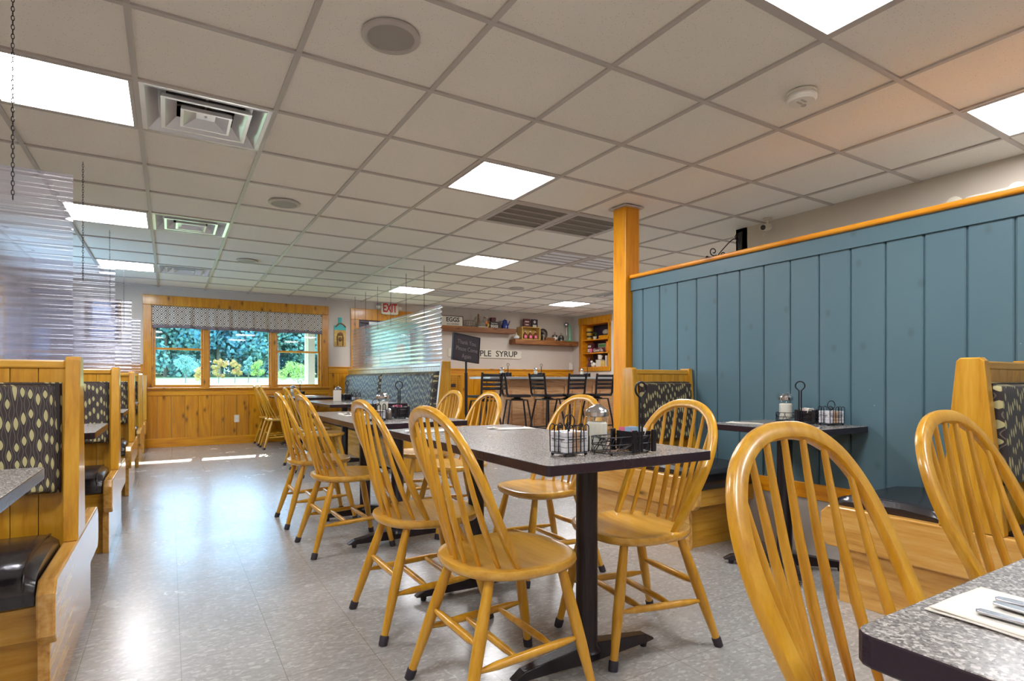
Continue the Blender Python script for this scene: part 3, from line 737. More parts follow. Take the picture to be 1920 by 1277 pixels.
# ================================================================== BOOTH BENCHES
def bench(sd, xa, L, yc, label, group, single=None):
    """double sided booth bench; its decorated end stands at x=xa, the bench runs away from the aisle by sd*L"""
    t = thing('booth_bench', label, 'bench', (xa, yc, 0), 0, group)
    X = lambda v: sd*v
    def bx(b, u0, u1, y0, y1, z0, z1):
        a, c = sorted((X(u0), X(u1))); b.box(a, c, y0, y1, z0, z1); return b
    sides = (-1, 1) if single is None else (single,)
    lo = -1 if -1 in sides else 0; hi = 1 if 1 in sides else 0
    # end panel: base + arm + tapered post
    e0, e1 = (-.50 if lo else -.06), (.50 if hi else .06); a0, a1 = (-.575 if lo else -.08), (.575 if hi else .08)
    bx(MB(), .022, .052, e0, e1, 0, .27).build('end_base', M['oak_y'], t, bevel=.002)
    pr = [(a0+.03, .245), (a1-.03, .245), (a1, .275), (a1, .395), (a1-.035, .43), (a0+.035, .43), (a0, .395), (a0, .275)]
    aa, cc = sorted((X(0), X(.045)))
    MB().prism(pr, 'x', aa, cc).build('arm_panel', M['oak_y'], t, bevel=.006)
    MB().prism([(-.104, .4301), (.104, .4301), (.045, 1.075), (.032, 1.088), (-.032, 1.088), (-.045, 1.075)], 'x', aa, cc).build('end_post', M['oak'], t, bevel=.005)
    bx(MB(), .045, L, -.03, .03, 1.045, 1.075).build('cap_rail', M['oak_x'], t, bevel=.006)
    aa, cc = sorted((X(L-.03), X(L))); MB().prism([(-.09, .3), (.09, .3), (.04, 1.085), (-.04, 1.085)], 'x', aa, cc).build('wall_panel', M['oak'], t)
    b = MB()
    n = int((L-.07)/.075); wd = (L-.075)/n
    for i in range(n): bx(b, .045+i*wd+.001, .045+(i+1)*wd-.001, -.022, .022, .30, 1.045)
    b.build('back_boards', M['oak'], t, bevel=.0015)
    for s in sides:
        # upholstered pad
        b = MB(); u0, u1 = .055, L-.035
        def pf(u, v, s=s):
            uu = u0+(u1-u0)*u; z = .60+.395*v
            ed = min(u/.03, (1-u)/.03, v/.05, (1-v)/.05, 1.0); bulge = .052*math.sin(PI/2*max(0, ed))
            y = s*(.022+bulge+.03*(1-v))
            return (X(uu), y, z)
        b.grid(pf, 40, 24); o = b.build('back_pad', M['fabric'], t, smooth=True, ang=60)
        bx(MB(), u0+.004, u1-.004, *sorted((s*.02, s*.05)), .60, .99).build('pad_backing', M['dark'], o)
        # seat box and recessed base
        y0, y1 = sorted((s*.09, s*.535)); bx(MB(), .045, L, y0, y1, .255, .355).build('seat_box', M['oak_x'], t, bevel=.003)
        y0, y1 = sorted((s*.02, s*.47)); bx(MB(), .052, L, y0, y1, 0, .255).build('base_box', M['oak_x'], t)
        # cushion
        b = MB(); c0, c1 = .05, L-.01; K = 28
        def cf(u, v, s=s):
            a = u*2-1; cx = (c0+c1)/2+(c1-c0)/2*math.copysign(abs(a)**.8 if abs(a) < 1 else 1, a)
            # v goes round the cross-section: back top -> front -> bottom
            prof = [(.085, .355), (.085, .43), (.12, .470), (.25, .484), (.40, .482), (.50, .470), (.548, .440), (.560, .400), (.556, .362), (.54, .352)]
            q = v*(len(prof)-1); i = min(int(q), len(prof)-2); f = q-i
            y = prof[i][0]*(1-f)+prof[i+1][0]*f; z = prof[i][1]*(1-f)+prof[i+1][1]*f
            e = max(0, 1-(1-abs(a))/.07); k = 1-.20*e*e
            z = .352+(z-.352)*k; y = .31+(y-.31)*(1-.04*e)
            return (X(cx), s*y, z)
        b.grid(cf, 40, 27)
        # end caps
        for a in (0.0, 1.0):
            vs = [cf(a, j/27) for j in range(28)]; b.add(vs, [tuple(range(28))])
        cu = b.build('seat_cushion', M['vinyl'], t, smooth=True, ang=50)
        prof = [(.12, .462), (.25, .475), (.40, .473), (.50, .461), (.545, .432), (.552, .37)]
        MB().tube([(X(.052+.022), s*y, z) for y, z in spline([(p[0], p[1], 0) for p in prof], 5) for _ in [0]] if False else [(X(.076), s*p.x, p.y+.006) for p in spline([(q[0], q[1], 0) for q in prof], 5)], .004, 8).build('piping', M['vinyl'], cu, smooth=True)
    return t
LB = [(2.63, 'left booth double bench nearest the camera with black cushion in the lower left corner'), (4.53, 'second left booth double bench, behind the nearest one'), (6.44, 'third left booth double bench along the wall'), (8.34, 'fourth left booth double bench, nearly at the window wall')]
for yc, lab in LB: bench(-1, -.277, XL*-1-.277-.005, yc, lab, 'double booth benches along the left wall')
bench(-1, -.277, 1.465, 9.84, 'single booth bench against the far window wall', 'double booth benches along the left wall', -1)
bench(1, 2.59, .572, .94, 'small booth bench with a tapered pale end at the right edge by the blue partition', 'small booth benches by the partition')
bench(1, 2.59, .572, 2.812, 'small booth bench beside the timber post with its dark patterned back facing us', 'small booth benches by the partition')

# ================================================================== CORRUGATED SCREENS
def screen(along, c0, c1, fixed, z0, z1, label, chains, amp=.011, pitch=.062, rr=.004):
    t = thing('corrugated_screen', label, 'plastic screen', (fixed, c0, 0) if along == 'y' else (c0, fixed, 0), 0, 'corrugated plastic screens above the benches')
    L = c1-c0; nz = int((z1-z0)/pitch*10)
    def f(u, v):
        z = z0+(z1-z0)*v; d = amp*math.sin(2*PI*(z-z0)/pitch)+rr*math.sin(u*7+z*3)
        return (d, L*u, z) if along == 'y' else (L*u, d, z)
    MB().grid(f, 24, nz).build('plastic_sheet', M['plastic'], t, smooth=True, ang=180)
    for q in chains:
        x, y = (0, q-c0) if along == 'y' else (q-c0, 0)
        off = -.016
        P = (x+(off if along == 'y' else 0), y+(off if along == 'x' else 0))
        b = MB(); z = CEIL-.004; zz = z1-.12; n = int((z-zz)/.016)
        for i in range(n):
            cz = z-(i+.5)*(z-zz)/n; e = .0105
            pts = [(.0045*math.cos(a), e*math.sin(a)) for a in [2*PI*k/8 for k in range(8)]]
            if i % 2: b.tube([(P[0]+p[0], P[1], cz+p[1]) for p in pts], .0014, 4, closed=True)
            else: b.tube([(P[0], P[1]+p[0], cz+p[1]) for p in pts], .0014, 4, closed=True)
        b.build('hanging_chain', M['black_metal'], t)
    return t
for (yc, _), lab in zip(LB, ('clear corrugated plastic screen above the nearest left booth, at the left edge', 'clear corrugated screen above the second left booth', 'clear corrugated screen above the third left booth', 'clear corrugated screen above the fourth left booth')):
    screen('x', XL+.03, -.303, yc, 1.090, 1.758, lab, (-.47, -1.35), .0055, .036, .002)
screen('y', 5.95, 9.62, 2.66, 1.207, 1.868, 'long clear corrugated screen above the patterned bench in front of the exit door', (6.43, 7.04, 7.64, 8.22, 8.82, 9.41), .013, .052)

# ================================================================== LONG BENCH
t = thing('banquette', 'long patterned bench standing crosswise before the exit door under the clear screen', 'bench', (2.66, 5.85, 0))
L = 3.98
MB().prism([(-.62, 0), (.07, 0), (.07, 1.222), (-.04, 1.222), (-.12, .50), (-.62, .46)], 'y', 0, .045).build('end_panel', M['oak'], t, bevel=.006)
MB().box(-.035, .05, .045, L, 1.165, 1.205).build('cap_rail', M['oak_y'], t, bevel=.005)
b = MB(); n = 50
for i in range(n): b.box(-.018, .04, .045+i*(L-.05)/n+.001, .045+(i+1)*(L-.05)/n-.001, 0, 1.165)
b.build('back_boards', M['oak'], t, bevel=.0015)
for a, c in ((.10, 2.0), (2.03, 3.93)):
    def pf(u, v):
        ed = min(u/.03, (1-u)/.03, v/.06, (1-v)/.06, 1.0); return (-.02-.07*math.sin(PI/2*max(0, ed))-.05*(1-v), a+(c-a)*u, .52+.59*v)
    MB().grid(pf, 60, 20).build('back_pad', M['fabric_y'], t, smooth=True, ang=60)
MB().box(-.56, -.02, .045, L, 0, .34).build('seat_box', M['oak_y'], t, bevel=.003)
MB().box(-.60, -.06, .05, 2.0, .34, .48).box(-.60, -.06, 2.02, L-.04, .34, .48).build('seat_cushion', M['vinyl'], t, bevel=.035, seg=4)

# ================================================================== BAR
t = thing('bar_counter', 'panelled wooden bar counter with a pale top behind the row of stools', 'bar counter', (5.9, 8.5, 0))
MB().box(-1.37, 1.69, -.31, .45, 1.03, 1.068).build('countertop', plain('pale_laminate_top', srgb(176, 180, 184), .25), t, bevel=.005)
b = MB().box(-.93, 1.69, -.02, .30, .0, 1.03); b.build('body', M['bar_oak'], t)
b = MB()
for i in range(4):
    x0 = -.93+i*.66; x1 = x0+.64
    b.box(x0, x0+.09, -.045, -.02, .05, 1.03).box(x1-.02, x1+.02, -.045, -.02, .05, 1.03).box(x0+.09, x1-.02, -.045, -.02, .90, 1.03).box(x0+.09, x1-.02, -.045, -.02, .05, .16)
    b.box(x0+.15, x1-.08, -.036, -.02, .24, .82)
b.build('panel_frame', M['bar_oak'], t, bevel=.006)
def make_stool():
    t = thing('bar_stool', 'x', 'bar stool')
    MB().prism(rrect(.40, .40, .05, 4), 'z', .735, .775).build('seat', M['stool_metal'], t, bevel=.010, seg=3)
    MB().lathe([(.10, .695), (.10, .708), (.06, .715), (.06, .728), (.12, .735)], seg=20).box(-.15, .15, -.15, .15, .680, .695).build('swivel_plate', M['stool_metal'], t)
    for sx in (-1, 1):
        for sy in (-1, 1):
            MB().tube([(sx*.14, sy*.14, .69), (sx*.19, sy*.19, .35), (sx*.225, sy*.225, .0)], .015, 8).build('leg', M['stool_metal'], t, smooth=True)
        MB().tube([(sx*.175, -.175, .74), (sx*.180, -.205, .80), (sx*.185, -.225, 1.0), (sx*.19, -.25, 1.125)], .018, 8).build('back_post', M['stool_metal'], t, smooth=True)
    MB().tube([(x*.195, y*.195, .22) for x, y in ((-1, -1), (1, -1), (1, 1), (-1, 1))], .010, 8, closed=True).build('footrest', M['stool_metal'], t)
    for z in (1.085, 1.01, .945, .88):
        y = -.20-.05*(z-.8)/.32
        MB().grid(lambda u, v: (-.175+.35*u, y-.022*math.sin(PI*u)-.0, z-.022+.044*v), 10, 2).build('back_slat', M['stool_metal'], t, smooth=True, solid=.006, ang=180)
    return t
st = make_stool()
SL = [(4.22, 7.84, .10, 'metal ladder-back bar stool, leftmost at the bar'), (4.86, 7.88, -1.9, 'metal ladder-back bar stool swivelled aside, second from the left'), (5.44, 7.84, -1.45, 'metal ladder-back bar stool in the middle of the row'), (5.88, 7.84, .05, 'metal ladder-back bar stool second from the timber post'), (6.46, 7.80, 0, 'metal ladder-back bar stool next to the timber post')]
for n, (x, y, r, lab) in enumerate(SL):
    if n == 0: st.location = (x, y, 0); st.rotation_euler = (0, 0, r); st['label'] = lab; st['group'] = 'metal bar stools'
    else: dup(st, (x, y, 0), r, lab)

#--PART2--
# ================================================================== CONDIMENTS
def torus_pts(c, r, n=20, plane='xz', a0=0, a1=2*PI):
    out = []
    for k in range(n+(0 if a1-a0 >= 2*PI-1e-6 else 1)):
        a = a0+(a1-a0)*k/n; u, v = r*math.cos(a), r*math.sin(a)
        out.append({'xz': (c[0]+u, c[1], c[2]+v), 'yz': (c[0], c[1]+u, c[2]+v), 'xy': (c[0]+u, c[1]+v, c[2])}[plane])
    return out
def make_rack():
    """long wire rack: ring holder for the jar on the left, packet box on the right, tall loop handle"""
    t = thing('condiment_rack', 'x', 'condiment rack')
    b = MB(); H = .062
    for z in (.008, .034, .058): b.tube([(x, y, z) for x, y in rrect(.205, .10, .03, 4)], .0018, 6, closed=True)
    out = rrect(.205, .10, .03, 4); n = len(out)
    for i in range(0, n):
        x, y = out[i]; x2, y2 = out[(i+2) % n]
        b.tube([(x, y, .008), (x2, y2, .058)], .0013, 5)
    for k in range(7):
        x = -.095+.19*k/6
        for y in (-.05, .05): b.tube([(x, y, .008), (x+.02*(1 if k % 2 else -1)*(abs(x) < .09), y, .058)], .0013, 5)
        b.tube([(x, -.05, .008), (x, .05, .008)], .0015, 5)
    for x, y in ((-.08, -.04), (.08, -.04), (-.08, .04), (.08, .04)): b.ball((x, y, .005), .005, 8, 6)
    b.build('wire_frame', M['black_metal'], t, smooth=True)
    for x in (.012, .099):
        for y in (-.051, .051): MB().box(x-.009, x+.009, y-.0045, y+.0045, .004, .078).build('corner_bracket', M['black_metal'], t, bevel=.002)
    b = MB().box(.02, .094, -.042, -.038, .012, .072).box(.02, .094, .038, .042, .012, .072).box(.018, .022, -.042, .042, .012, .072).box(.092, .096, -.042, .042, .012, .072).box(.02, .094, -.04, .04, .012, .015)
    b.build('packet_box', M['black_metal'], t, bevel=.001)
    P = [(.027, -.057, .006), (.027, -.057, .12), (.027, -.057, .185)]+[(.033+.024*math.cos(a), -.057, .212+.024*math.sin(a)) for a in [math.radians(d) for d in range(215, -55, -18)]]+[(.039, -.057, .185), (.039, -.057, .12), (.039, -.057, .006)]
    MB().tube(P, .0036, 8).build('loop_handle', M['black_metal'], t, smooth=True)
    return t
def make_shaker(hs=1.0):
    t = thing('sugar_shaker', 'x', 'sugar shaker')
    MB().lathe([(.031, .002), (.036, .008), (.037, .05), (.037, .11), (.034, .118), (.033, .128)], seg=32, flute=.035, caps=False).build('glass_jar', M['jar'], t, smooth=True)
    MB().lathe([(.001, .006), (.033, .008), (.0345, .05), (.0345, .095), (.03, .100), (.001, .102)], seg=24, caps=False).build('sugar', M['salt'], t, smooth=True)
    b = MB().lathe([(.038, .118), (.040, .120), (.040, .134), (.037, .137), (.036, .141), (.020, .153), (.010, .158), (.001, .159)], seg=32)
    b.build('metal_lid', M['steel'], t, smooth=True)
    MB().grid(lambda u, v: (.004+.028*u, -.007+.014*v, .160-.012*u+.003*math.sin(PI*u)), 6, 2).build('pour_flap', M['steel'], t, solid=.002)
    return t
def make_basket():
    t = thing('wire_basket', 'x', 'wire basket')
    b = MB(); out = rrect(.108, .088, .035, 5); n = len(out)
    b.tube([(x, y, .010) for x, y in out], .0025, 6, closed=True); b.tube([(x, y, .055) for x, y in out], .0016, 6, closed=True)
    for y in (-.03, -.01, .01, .03): b.tube([(-.05, y, .010), (.05, y, .010)], .0015, 5)
    for x, y in ((-.045, -.03), (.045, -.03), (-.045, .03), (.045, .03)): b.ball((x, y, .005), .006, 8, 6)
    b.build('wire_frame', M['black_metal'], t, smooth=True)
    b = MB()
    for k, (cx, cy, pl) in enumerate(((-.034, -.044, 'xz'), (.0, -.044, 'xz'), (.034, -.044, 'xz'), (-.034, .044, 'xz'), (.0, .044, 'xz'), (.034, .044, 'xz'), (-.054, 0, 'yz'), (.054, 0, 'yz'))):
        P = []
        for q in range(9):
            a = PI*q/8; P.append((math.cos(a)*.011, math.sin(a)*.012+.088))
        P = [(.009, .010)]+P+[(-.009, .010)]
        b.tube([(cx+u, cy, z) if pl == 'xz' else (cx, cy+u, z) for u, z in P], .0019, 6)
    b.build('wire_loop', M['black_metal'], t, smooth=True)
    P = torus_pts((0, 0, .108), .023, 22)
    MB().tube(P, .0022, 6, closed=True).tube([(0, 0, .085), (0, 0, .010)], .0022, 6).build('ring_handle', M['black_metal'], t, smooth=True)
    return t
rack0, shk0, bsk0 = make_rack(), make_shaker(), make_basket()
tub0 = MB().prism(rrect(.030, .030, .006, 2), 'z', 0, .0155).build('jelly_tub', M['tub'], bevel=.002)
tub1 = MB().prism(rrect(.030, .030, .006, 2), 'z', 0, .0155).build('jelly_tub', M['tub_tan'], bevel=.002)
pk0 = {}
for nm, mt in (('pink', 'pink'), ('blue', 'skyblue'), ('white', 'paper')):
    pk0[nm] = MB().grid(lambda u, v: (.052*(u-.5), .0025*math.sin(u*5)+.0035*math.sin(PI*v), .062*v), 6, 6).build('sweetener_packet', M[mt], solid=.003)
first = {}
def place(src, key, loc, rz, label, group, cat=None):
    if key not in first: first[key] = 1; o = src; o.location = loc; o.rotation_euler = (0, 0, rz); o['label'] = label
    else: o = dup(src, loc, rz, label)
    if group: o['group'] = group
    if cat: o['category'] = cat
    return o
def loc2(x, y, rz, dx, dy): return (x+dx*math.cos(rz)-dy*math.sin(rz), y+dx*math.sin(rz)+dy*math.cos(rz))
def condiments(where, rk, bs, z=.76, tubs=4, shaker=True, packets=('pink', 'blue', 'blue', 'white'), shk=None):
    """rk=(x,y,rot) rack, bs=(x,y,rot) basket"""
    if rk:
        x, y, r = rk; place(rack0, 'rack', (x, y, z+.0), r, 'black wire condiment rack with a tall loop handle on '+where, 'condiment racks')
        if shaker:
            sx, sy = shk or loc2(x, y, r, -.055, 0); place(shk0, 'shk', (sx, sy, z+(.0 if shk else .010)), r+.4, 'glass sugar shaker with a steel lid on '+where, 'sugar shakers')
        for i, p in enumerate(packets):
            px_, py_ = loc2(x, y, r, .030+.013*i, -.012 if i % 2 else .012)
            o = place(pk0[p], 'pk'+p, (px_, py_, z+.024), r+PI/2+.5*(i-1.5), '%s paper sweetener packet in the black rack on %s' % (p, where), 'sweetener packets', 'sugar packet'); o.rotation_euler = (.12*(i-1.5), .1*((i*7) % 3-1), r+.9*(i-1.5))
    if bs:
        x, y, r = bs; place(bsk0, 'bsk', (x, y, z), r, 'black wire basket of jelly tubs on '+where, 'wire baskets')
        for i, dx in enumerate((-.033, 0, .033)):
            for j, dy in enumerate((-.0235, .0235)):
                if not tubs: continue
                for k in range(tubs):
                    qx, qy = loc2(x, y, r, dx, dy); tan = (i == 1 and j == 0)
                    place(tub1 if tan else tub0, 'tub%d' % tan, (qx, qy, z+.0125+k*.0165), r+.03*((i+j+k) % 3-1), ('tan' if tan else 'pale foil')+' jelly tub stacked in the wire basket on '+where, 'jelly tubs in the wire baskets', 'jelly tub')
place_t1 = 'the nearest centre table'
condiments(place_t1, (1.285, 1.425, .03), (1.108, 1.475, .1), shk=(1.252, 1.51))
condiments('the second aisle table', (1.20, 3.47, .05), (1.07, 3.36, .1), tubs=3, packets=('white', 'pink'))
condiments('the wall-side table', (3.06, 1.93, -PI/2+.35), (3.07, 1.735, -.35), packets=('pink', 'white', 'white', 'white'))
condiments('the nearer long-bench table', (1.80, 6.95, .2), (1.92, 6.80, .1), tubs=2, packets=('blue', 'white'))
condiments('the table under the window', (1.70, 9.3, .2), None, packets=('white', 'blue'))
for x, w in ((5.02, 'the bar by the second stool'), (5.72, 'the bar by the middle stool'), (6.78, 'the bar nearest the post')):
    condiments(w, (x, 8.55, 0), None, z=1.068, packets=('white', 'blue'))
# small pepper shaker on second table
t = thing('pepper_shaker', 'small glass pepper shaker with steel cap on the second aisle table', 'pepper shaker', (1.165, 3.40, .76))
MB().lathe([(.014, 0), (.018, .006), (.016, .03), (.018, .045), (.014, .052)], seg=16).build('glass_jar', M['tin'], t, smooth=True)
MB().lathe([(.016, .052), (.017, .062), (.010, .070), (.001, .071)], seg=16).build('metal_lid', M['steel'], t, smooth=True)

# napkins and cutlery
def fork(b, L=.19):
    P = [(-L/2+L*.62*u, 0, .004+.004*math.sin(PI*u)) for u in [k/6 for k in range(7)]]
    b.tube(P, [.0052, .0055, .0045, .0035, .003, .003, .0036], 8)
def flat(name, outline, mat, thick=.0022, z=0, **k):
    return MB().prism(outline, 'z', z, z+thick).build(name, mat, bevel=.0008, **k)
def make_fork():
    L = .19; o = [(-.095, -.0), (-.093, -.0055), (-.085, -.0065), (-.02, -.0032), (.03, -.003), (.045, -.011), (.055, -.0125)]
    t4 = []
    for k in range(4):
        y = -.0125+k*.0068; t4 += [(.056, y), (.094, y+.0008), (.094, y+.0032), (.060, y+.0045)]
    o2 = o+t4+[(p[0], -p[1]) for p in o[::-1][:-1]]
    return flat('fork', o2, M['steel'])
def make_knife():
    return flat('knife', [(-.10, 0), (-.098, -.006), (-.085, -.0075), (-.01, -.0055), (.0, -.008), (.08, -.010), (.10, -.004), (.10, .002), (.0, .005), (-.01, .0055), (-.085, .0075), (-.098, .006)], M['steel'])
fork0, knife0 = make_fork(), make_knife()
def mk_napkin(): 
    return MB().grid(lambda u, v: (.12*(u-.5)*(1.0), .20*(v-.5), .0012+.001*math.sin(u*4+v*6)**2), 12, 16).grid(lambda u, v: (.12*(u-.5)*.98+.002, .20*(v-.5)*.97, .0032+.001*math.sin(u*5+v*5)**2), 12, 16).build('napkin', M['paper'], smooth=True, solid=.0012, ang=180)
nap0 = mk_napkin()
def setting(x, y, z, rz, where, two=False):
    place(nap0, 'nap', (x, y, z), rz, 'folded white paper napkin on '+where, 'folded paper napkins', 'napkin')
    cx, cy = loc2(x, y, rz, -.03, -.03); place(fork0, 'fork', (cx, cy, z+.0072), rz-PI/2+.06, 'steel fork lying on the napkin on '+where, 'steel forks', 'fork')
    cx, cy = loc2(x, y, rz, .0, -.035); place(knife0, 'knife', (cx, cy, z+.0072), rz-PI/2-.04, 'steel knife lying on the napkin on '+where, 'steel knives', 'knife')
    if two: cx, cy = loc2(x, y, rz, .03, -.03); place(knife0, 'knife', (cx, cy, z+.0072), rz-PI/2+.1, 'second steel utensil lying beside the knife on '+where, 'steel knives', 'knife')
setting(.733, .183, .76, -.03, 'the right foreground table corner', True)
setting(1.47, 2.43, .76, -PI/2-.1, 'the far right side of the nearest centre table')
setting(1.06, 2.50, .76, -PI/2+.15, 'the far left side of the nearest centre table')
setting(2.80, 2.06, .76, .35, 'the wall table, near the dark booth back')
setting(2.82, 1.75, .76, .25, 'the wall table, in front of its wire rack')
setting(1.10, 4.10, .76, -.1, 'the second aisle table')
setting(1.62, 6.0, .76, -.1, 'the nearer long-bench table')
setting(1.75, 8.6, .76, -PI/2, 'the table under the window')
setting(4.45, 8.4, 1.068, -PI/2, 'the left end of the bar counter'); setting(5.5, 8.35, 1.068, -PI/2, 'the middle of the bar counter'); setting(6.4, 8.35, 1.068, -PI/2, 'the right part of the bar counter')
t = thing('menu_card', 'small white menu card holder standing on the nearer long-bench table', 'menu card', (1.68, 6.72, .76))
MB().box(-.045, .045, -.008, .008, 0, .13).build('card', M['paper'], t, bevel=.003)
t = thing('paper_placemat', 'pale paper placemat lying flat on the second aisle table', 'placemat', (1.05, 4.0, .7602), 0)
MB().box(-.02, .16, -.12, .12, 0, .0008).build('sheet', M['paper'], t)

# ================================================================== SIGN STAND
t = thing('sign_stand', 'black letter board sign on a black pole beside the long bench end', 'sign', (2.865, 5.74, 0), .80)
MB().lathe([(.15, 0), (.15, .012), (.03, .03), (.012, .04)], seg=28).build('base', M['black_metal'], t, smooth=True)
t.rotation_euler = (0, 0, .36)
MB().tube([(0, 0, .03), (0, 0, 1.225)], .012, 12).tube([(0, 0, .62), (0, 0, 1.09)], .018, 12).build('pole', M['black_metal'], t, smooth=True)
bd = MB().box(-.21, .21, -.012, .012, 1.222, 1.508).build('letter_board', M['board'], t, bevel=.002)
MB().box(-.218, .218, -.016, .014, 1.214, 1.226).box(-.218, .218, -.016, .014, 1.504, 1.516).box(-.218, -.207, -.016, .014, 1.226, 1.504).box(.207, .218, -.016, .014, 1.226, 1.504).build('board_frame', M['black_metal'], bd, bevel=.002)
for z, s in ((1.425, 'Thank You.'), (1.350, 'Please Come'), (1.272, 'Again')):
    text('lettering', s, .068, M['cardgrey'], (0, -.0135, z), (PI/2, 0, 0), bd, .0008)

bd.rotation_euler = (0, .085, 0); bd.location = (-.085*1.36, 0, .005)
# ================================================================== FAR WALL DECOR
YW = YF
# exit sign
t = thing('exit_sign', 'white exit sign with red letters and two small lamps above the door screen', 'exit sign', (3.415, YW-.06, 2.305))
MB().prism([(-.155, -.095), (-.12, -.11), (.12, -.11), (.155, -.095), (.165, 0), (.155, .095), (.12, .103), (-.12, .103), (-.155, .095), (-.165, 0)], 'y', -.03, .05).build('housing', M['offwhite'], t, bevel=.006)
text('lettering', 'EXIT', .215, M['red'], (0, -.034, 0), (PI/2, 0, 0), t, .003, bold=.004, sx=.60)
for s in (-1, 1):
    MB().lathe([(.001, 0), (.03, .01), (.04, .04), (.04, .06), (.001, .065)], seg=20).tube([(0, 0, .03), (-s*.05, 0, .03)], .012, 8).build('emergency_lamp', M['offwhite'], t, smooth=True).location = (s*.205, 0, -.02)
# bottle-opener wall art
t = thing('wall_plaque', 'small turquoise-topped wooden wall plaque hung between the window and the exit door', 'wall decoration', (2.545, YW-.012, 1.60))
MB().box(-.10, .10, -.008, .008, 0, .28).build('wood_panel', M['crate'], t, bevel=.003)
MB().box(-.10, .10, -.010, .010, .28, .36).box(-.03, .03, -.010, .010, .36, .50).build('turquoise_top', M['teal'], t, bevel=.003)
b = MB().tube([(-.075, -.018, .33), (-.04, -.02, .38), (0, -.02, .40), (.05, -.02, .38), (.095, -.018, .33)], .010, 8).tube([(-.045, -.018, .01), (-.05, -.02, .15), (-.035, -.02, .22), (0, -.02, .235), (.035, -.02, .22), (.05, -.02, .15), (.045, -.018, .01)], .010, 8)
b.ball((0, -.02, .21), .045, 12, 8, (1, .4, .6)).ball((0, -.015, .12), .028, 10, 8, (1, .5, 1.4))
b.build('relief_carving', M['brown_art'], t, smooth=True)
# framed picture left of window
t = thing('framed_picture', 'large dark framed picture on the far wall seen through the left screens', 'picture', (-.82, YW-.02, 1.53))
MB().box(-.22, .22, -.015, .018, 0, .64).build('frame', M['brown_art'], t, bevel=.004)
MB().box(-.19, .19, -.018, -.014, .03, .61).build('print', M['navy'], t)
MB().box(-.12, .1, -.020, -.017, .38, .55).box(-.14, .14, -.020, -.017, .1, .2).build('pale_print_band', M['lightblue'], t)
t = thing('notice_board', 'wide dark board on the far wall in the left corner, blurred by the screens', 'notice board', (-1.42, YW-.02, 1.3))
MB().box(-.25, .25, -.012, .018, 0, .95).build('board', M['navy'], t, bevel=.004)
MB().box(-.2, -.02, -.016, -.012, .05, .35).build('pinned_sheet', M['lightblue'], t)
# outlets
for x, y, z, lab in ((.92, YW-.014, .40, 'ivory wall outlet in the knotty pine boards under the window'), (5.77, YW-.014, 1.02, 'white outlet low on the pine rail behind the bar')):
    t = thing('wall_outlet', lab, 'outlet', (x, y, z))
    MB().box(-.036, .036, -.006, 0.0, -.058, .058).build('cover_plate', M['offwhite'], t, bevel=.002)
    MB().box(-.016, .016, -.008, -.005, .008, .042).box(-.016, .016, -.008, -.005, -.042, -.008).build('socket', M['white'], t, bevel=.001)
# wire rack with tag
t = thing('wire_rack', 'gold wire grid rack with a black tag against the pine wall behind the sign pole', 'wire rack', (4.74, YW-.05, 0))
b = MB()
for k in range(9): b.tube([(-.14+.035*k, 0, .55), (-.14+.035*k, 0, 1.12)], .003, 5)
for k in range(14): b.tube([(-.14, 0, .55+.043*k), (.14, 0, .55+.043*k)], .003, 5)
b.tube([(-.14, 0, 1.12), (-.14, 0, 0)], .006, 6).tube([(.14, 0, 1.12), (.14, 0, 0)], .006, 6)
b.build('wire_grid', M['yellow'], t)
MB().box(-.10, .0, -.012, -.004, .88, .94).build('tag', M['ink'], t)

def shelf(x0, x1, zt, label):
    t = thing('wall_shelf', label, 'shelf', ((x0+x1)/2, YW, zt))
    MB().box(-(x1-x0)/2, (x1-x0)/2, -.24, 0, -.095, 0).build('plank', M['barn'], t, bevel=.006)
    return t
shelf(4.05, 6.0, 2.045, 'thick rustic wood wall shelf, the upper left one holding the egg sign')
shelf(5.98, 7.58, 1.845, 'thick rustic wood wall shelf, the lower right one by the corner cabinet')
Z1, Z2 = 2.045, 1.845; YS = YW-.13
t = thing('egg_sign', 'white board sign with black lettering about eggs at the left of the upper shelf', 'sign', (4.60, YS-.02, Z1))
MB().box(-.21, .24, -.008, .008, 0, .185).build('sign_board', M['offwhite'], t, bevel=.002)
MB().box(-.22, .25, -.010, .006, .183, .195).box(-.22, .25, -.01, .006, -.0, .008).box(-.22, -.208, -.01, .006, .008, .183).box(.238, .25, -.01, .006, .008, .183).build('sign_frame', M['ink'], t)
text('lettering', 'EGGS', .115, M['ink'], (.03, -.0095, .118), (PI/2, 0, 0), t, .001, bold=.003)
text('lettering', '10 C DOZEN', .045, M['ink'], (.03, -.0095, .035), (PI/2, 0, 0), t, .001)
# wire hen
t = thing('wire_hen', 'wire mesh hen figure with a raised tail on the upper shelf beside the egg sign', 'ornament', (5.02, YS, Z1))
b = MB()
for k in range(7):
    q = k/6; b.tube([(-.17+.30*q+.0*math.cos(a), .055*math.sin(PI*(.15+.7*q))*math.cos(a), .075+.065*math.sin(PI*(.15+.7*q))*math.sin(a)) for a in [2*PI*i/14 for i in range(14)]], .0028, 5, closed=True)
for k in range(8):
    a = 2*PI*k/8; b.tube([(-.17+.30*q, .055*math.sin(PI*(.15+.7*q))*math.cos(a), .075+.065*math.sin(PI*(.15+.7*q))*math.sin(a)) for q in [i/10 for i in range(11)]], .0028, 5)
for k in range(6): b.tube([(.05+.01*k, 0, .12), (.09+.012*k, .01*(k-2.5), .19), (.13-.012*k+.03, 0, .235-.012*k)], .003, 5)
b.build('wire_body', M['wicker'], t, smooth=True)
t = thing('hen_figurine', 'carved brown and white hen figurine with upright feather on the upper shelf', 'ornament', (5.27, YS, Z1))
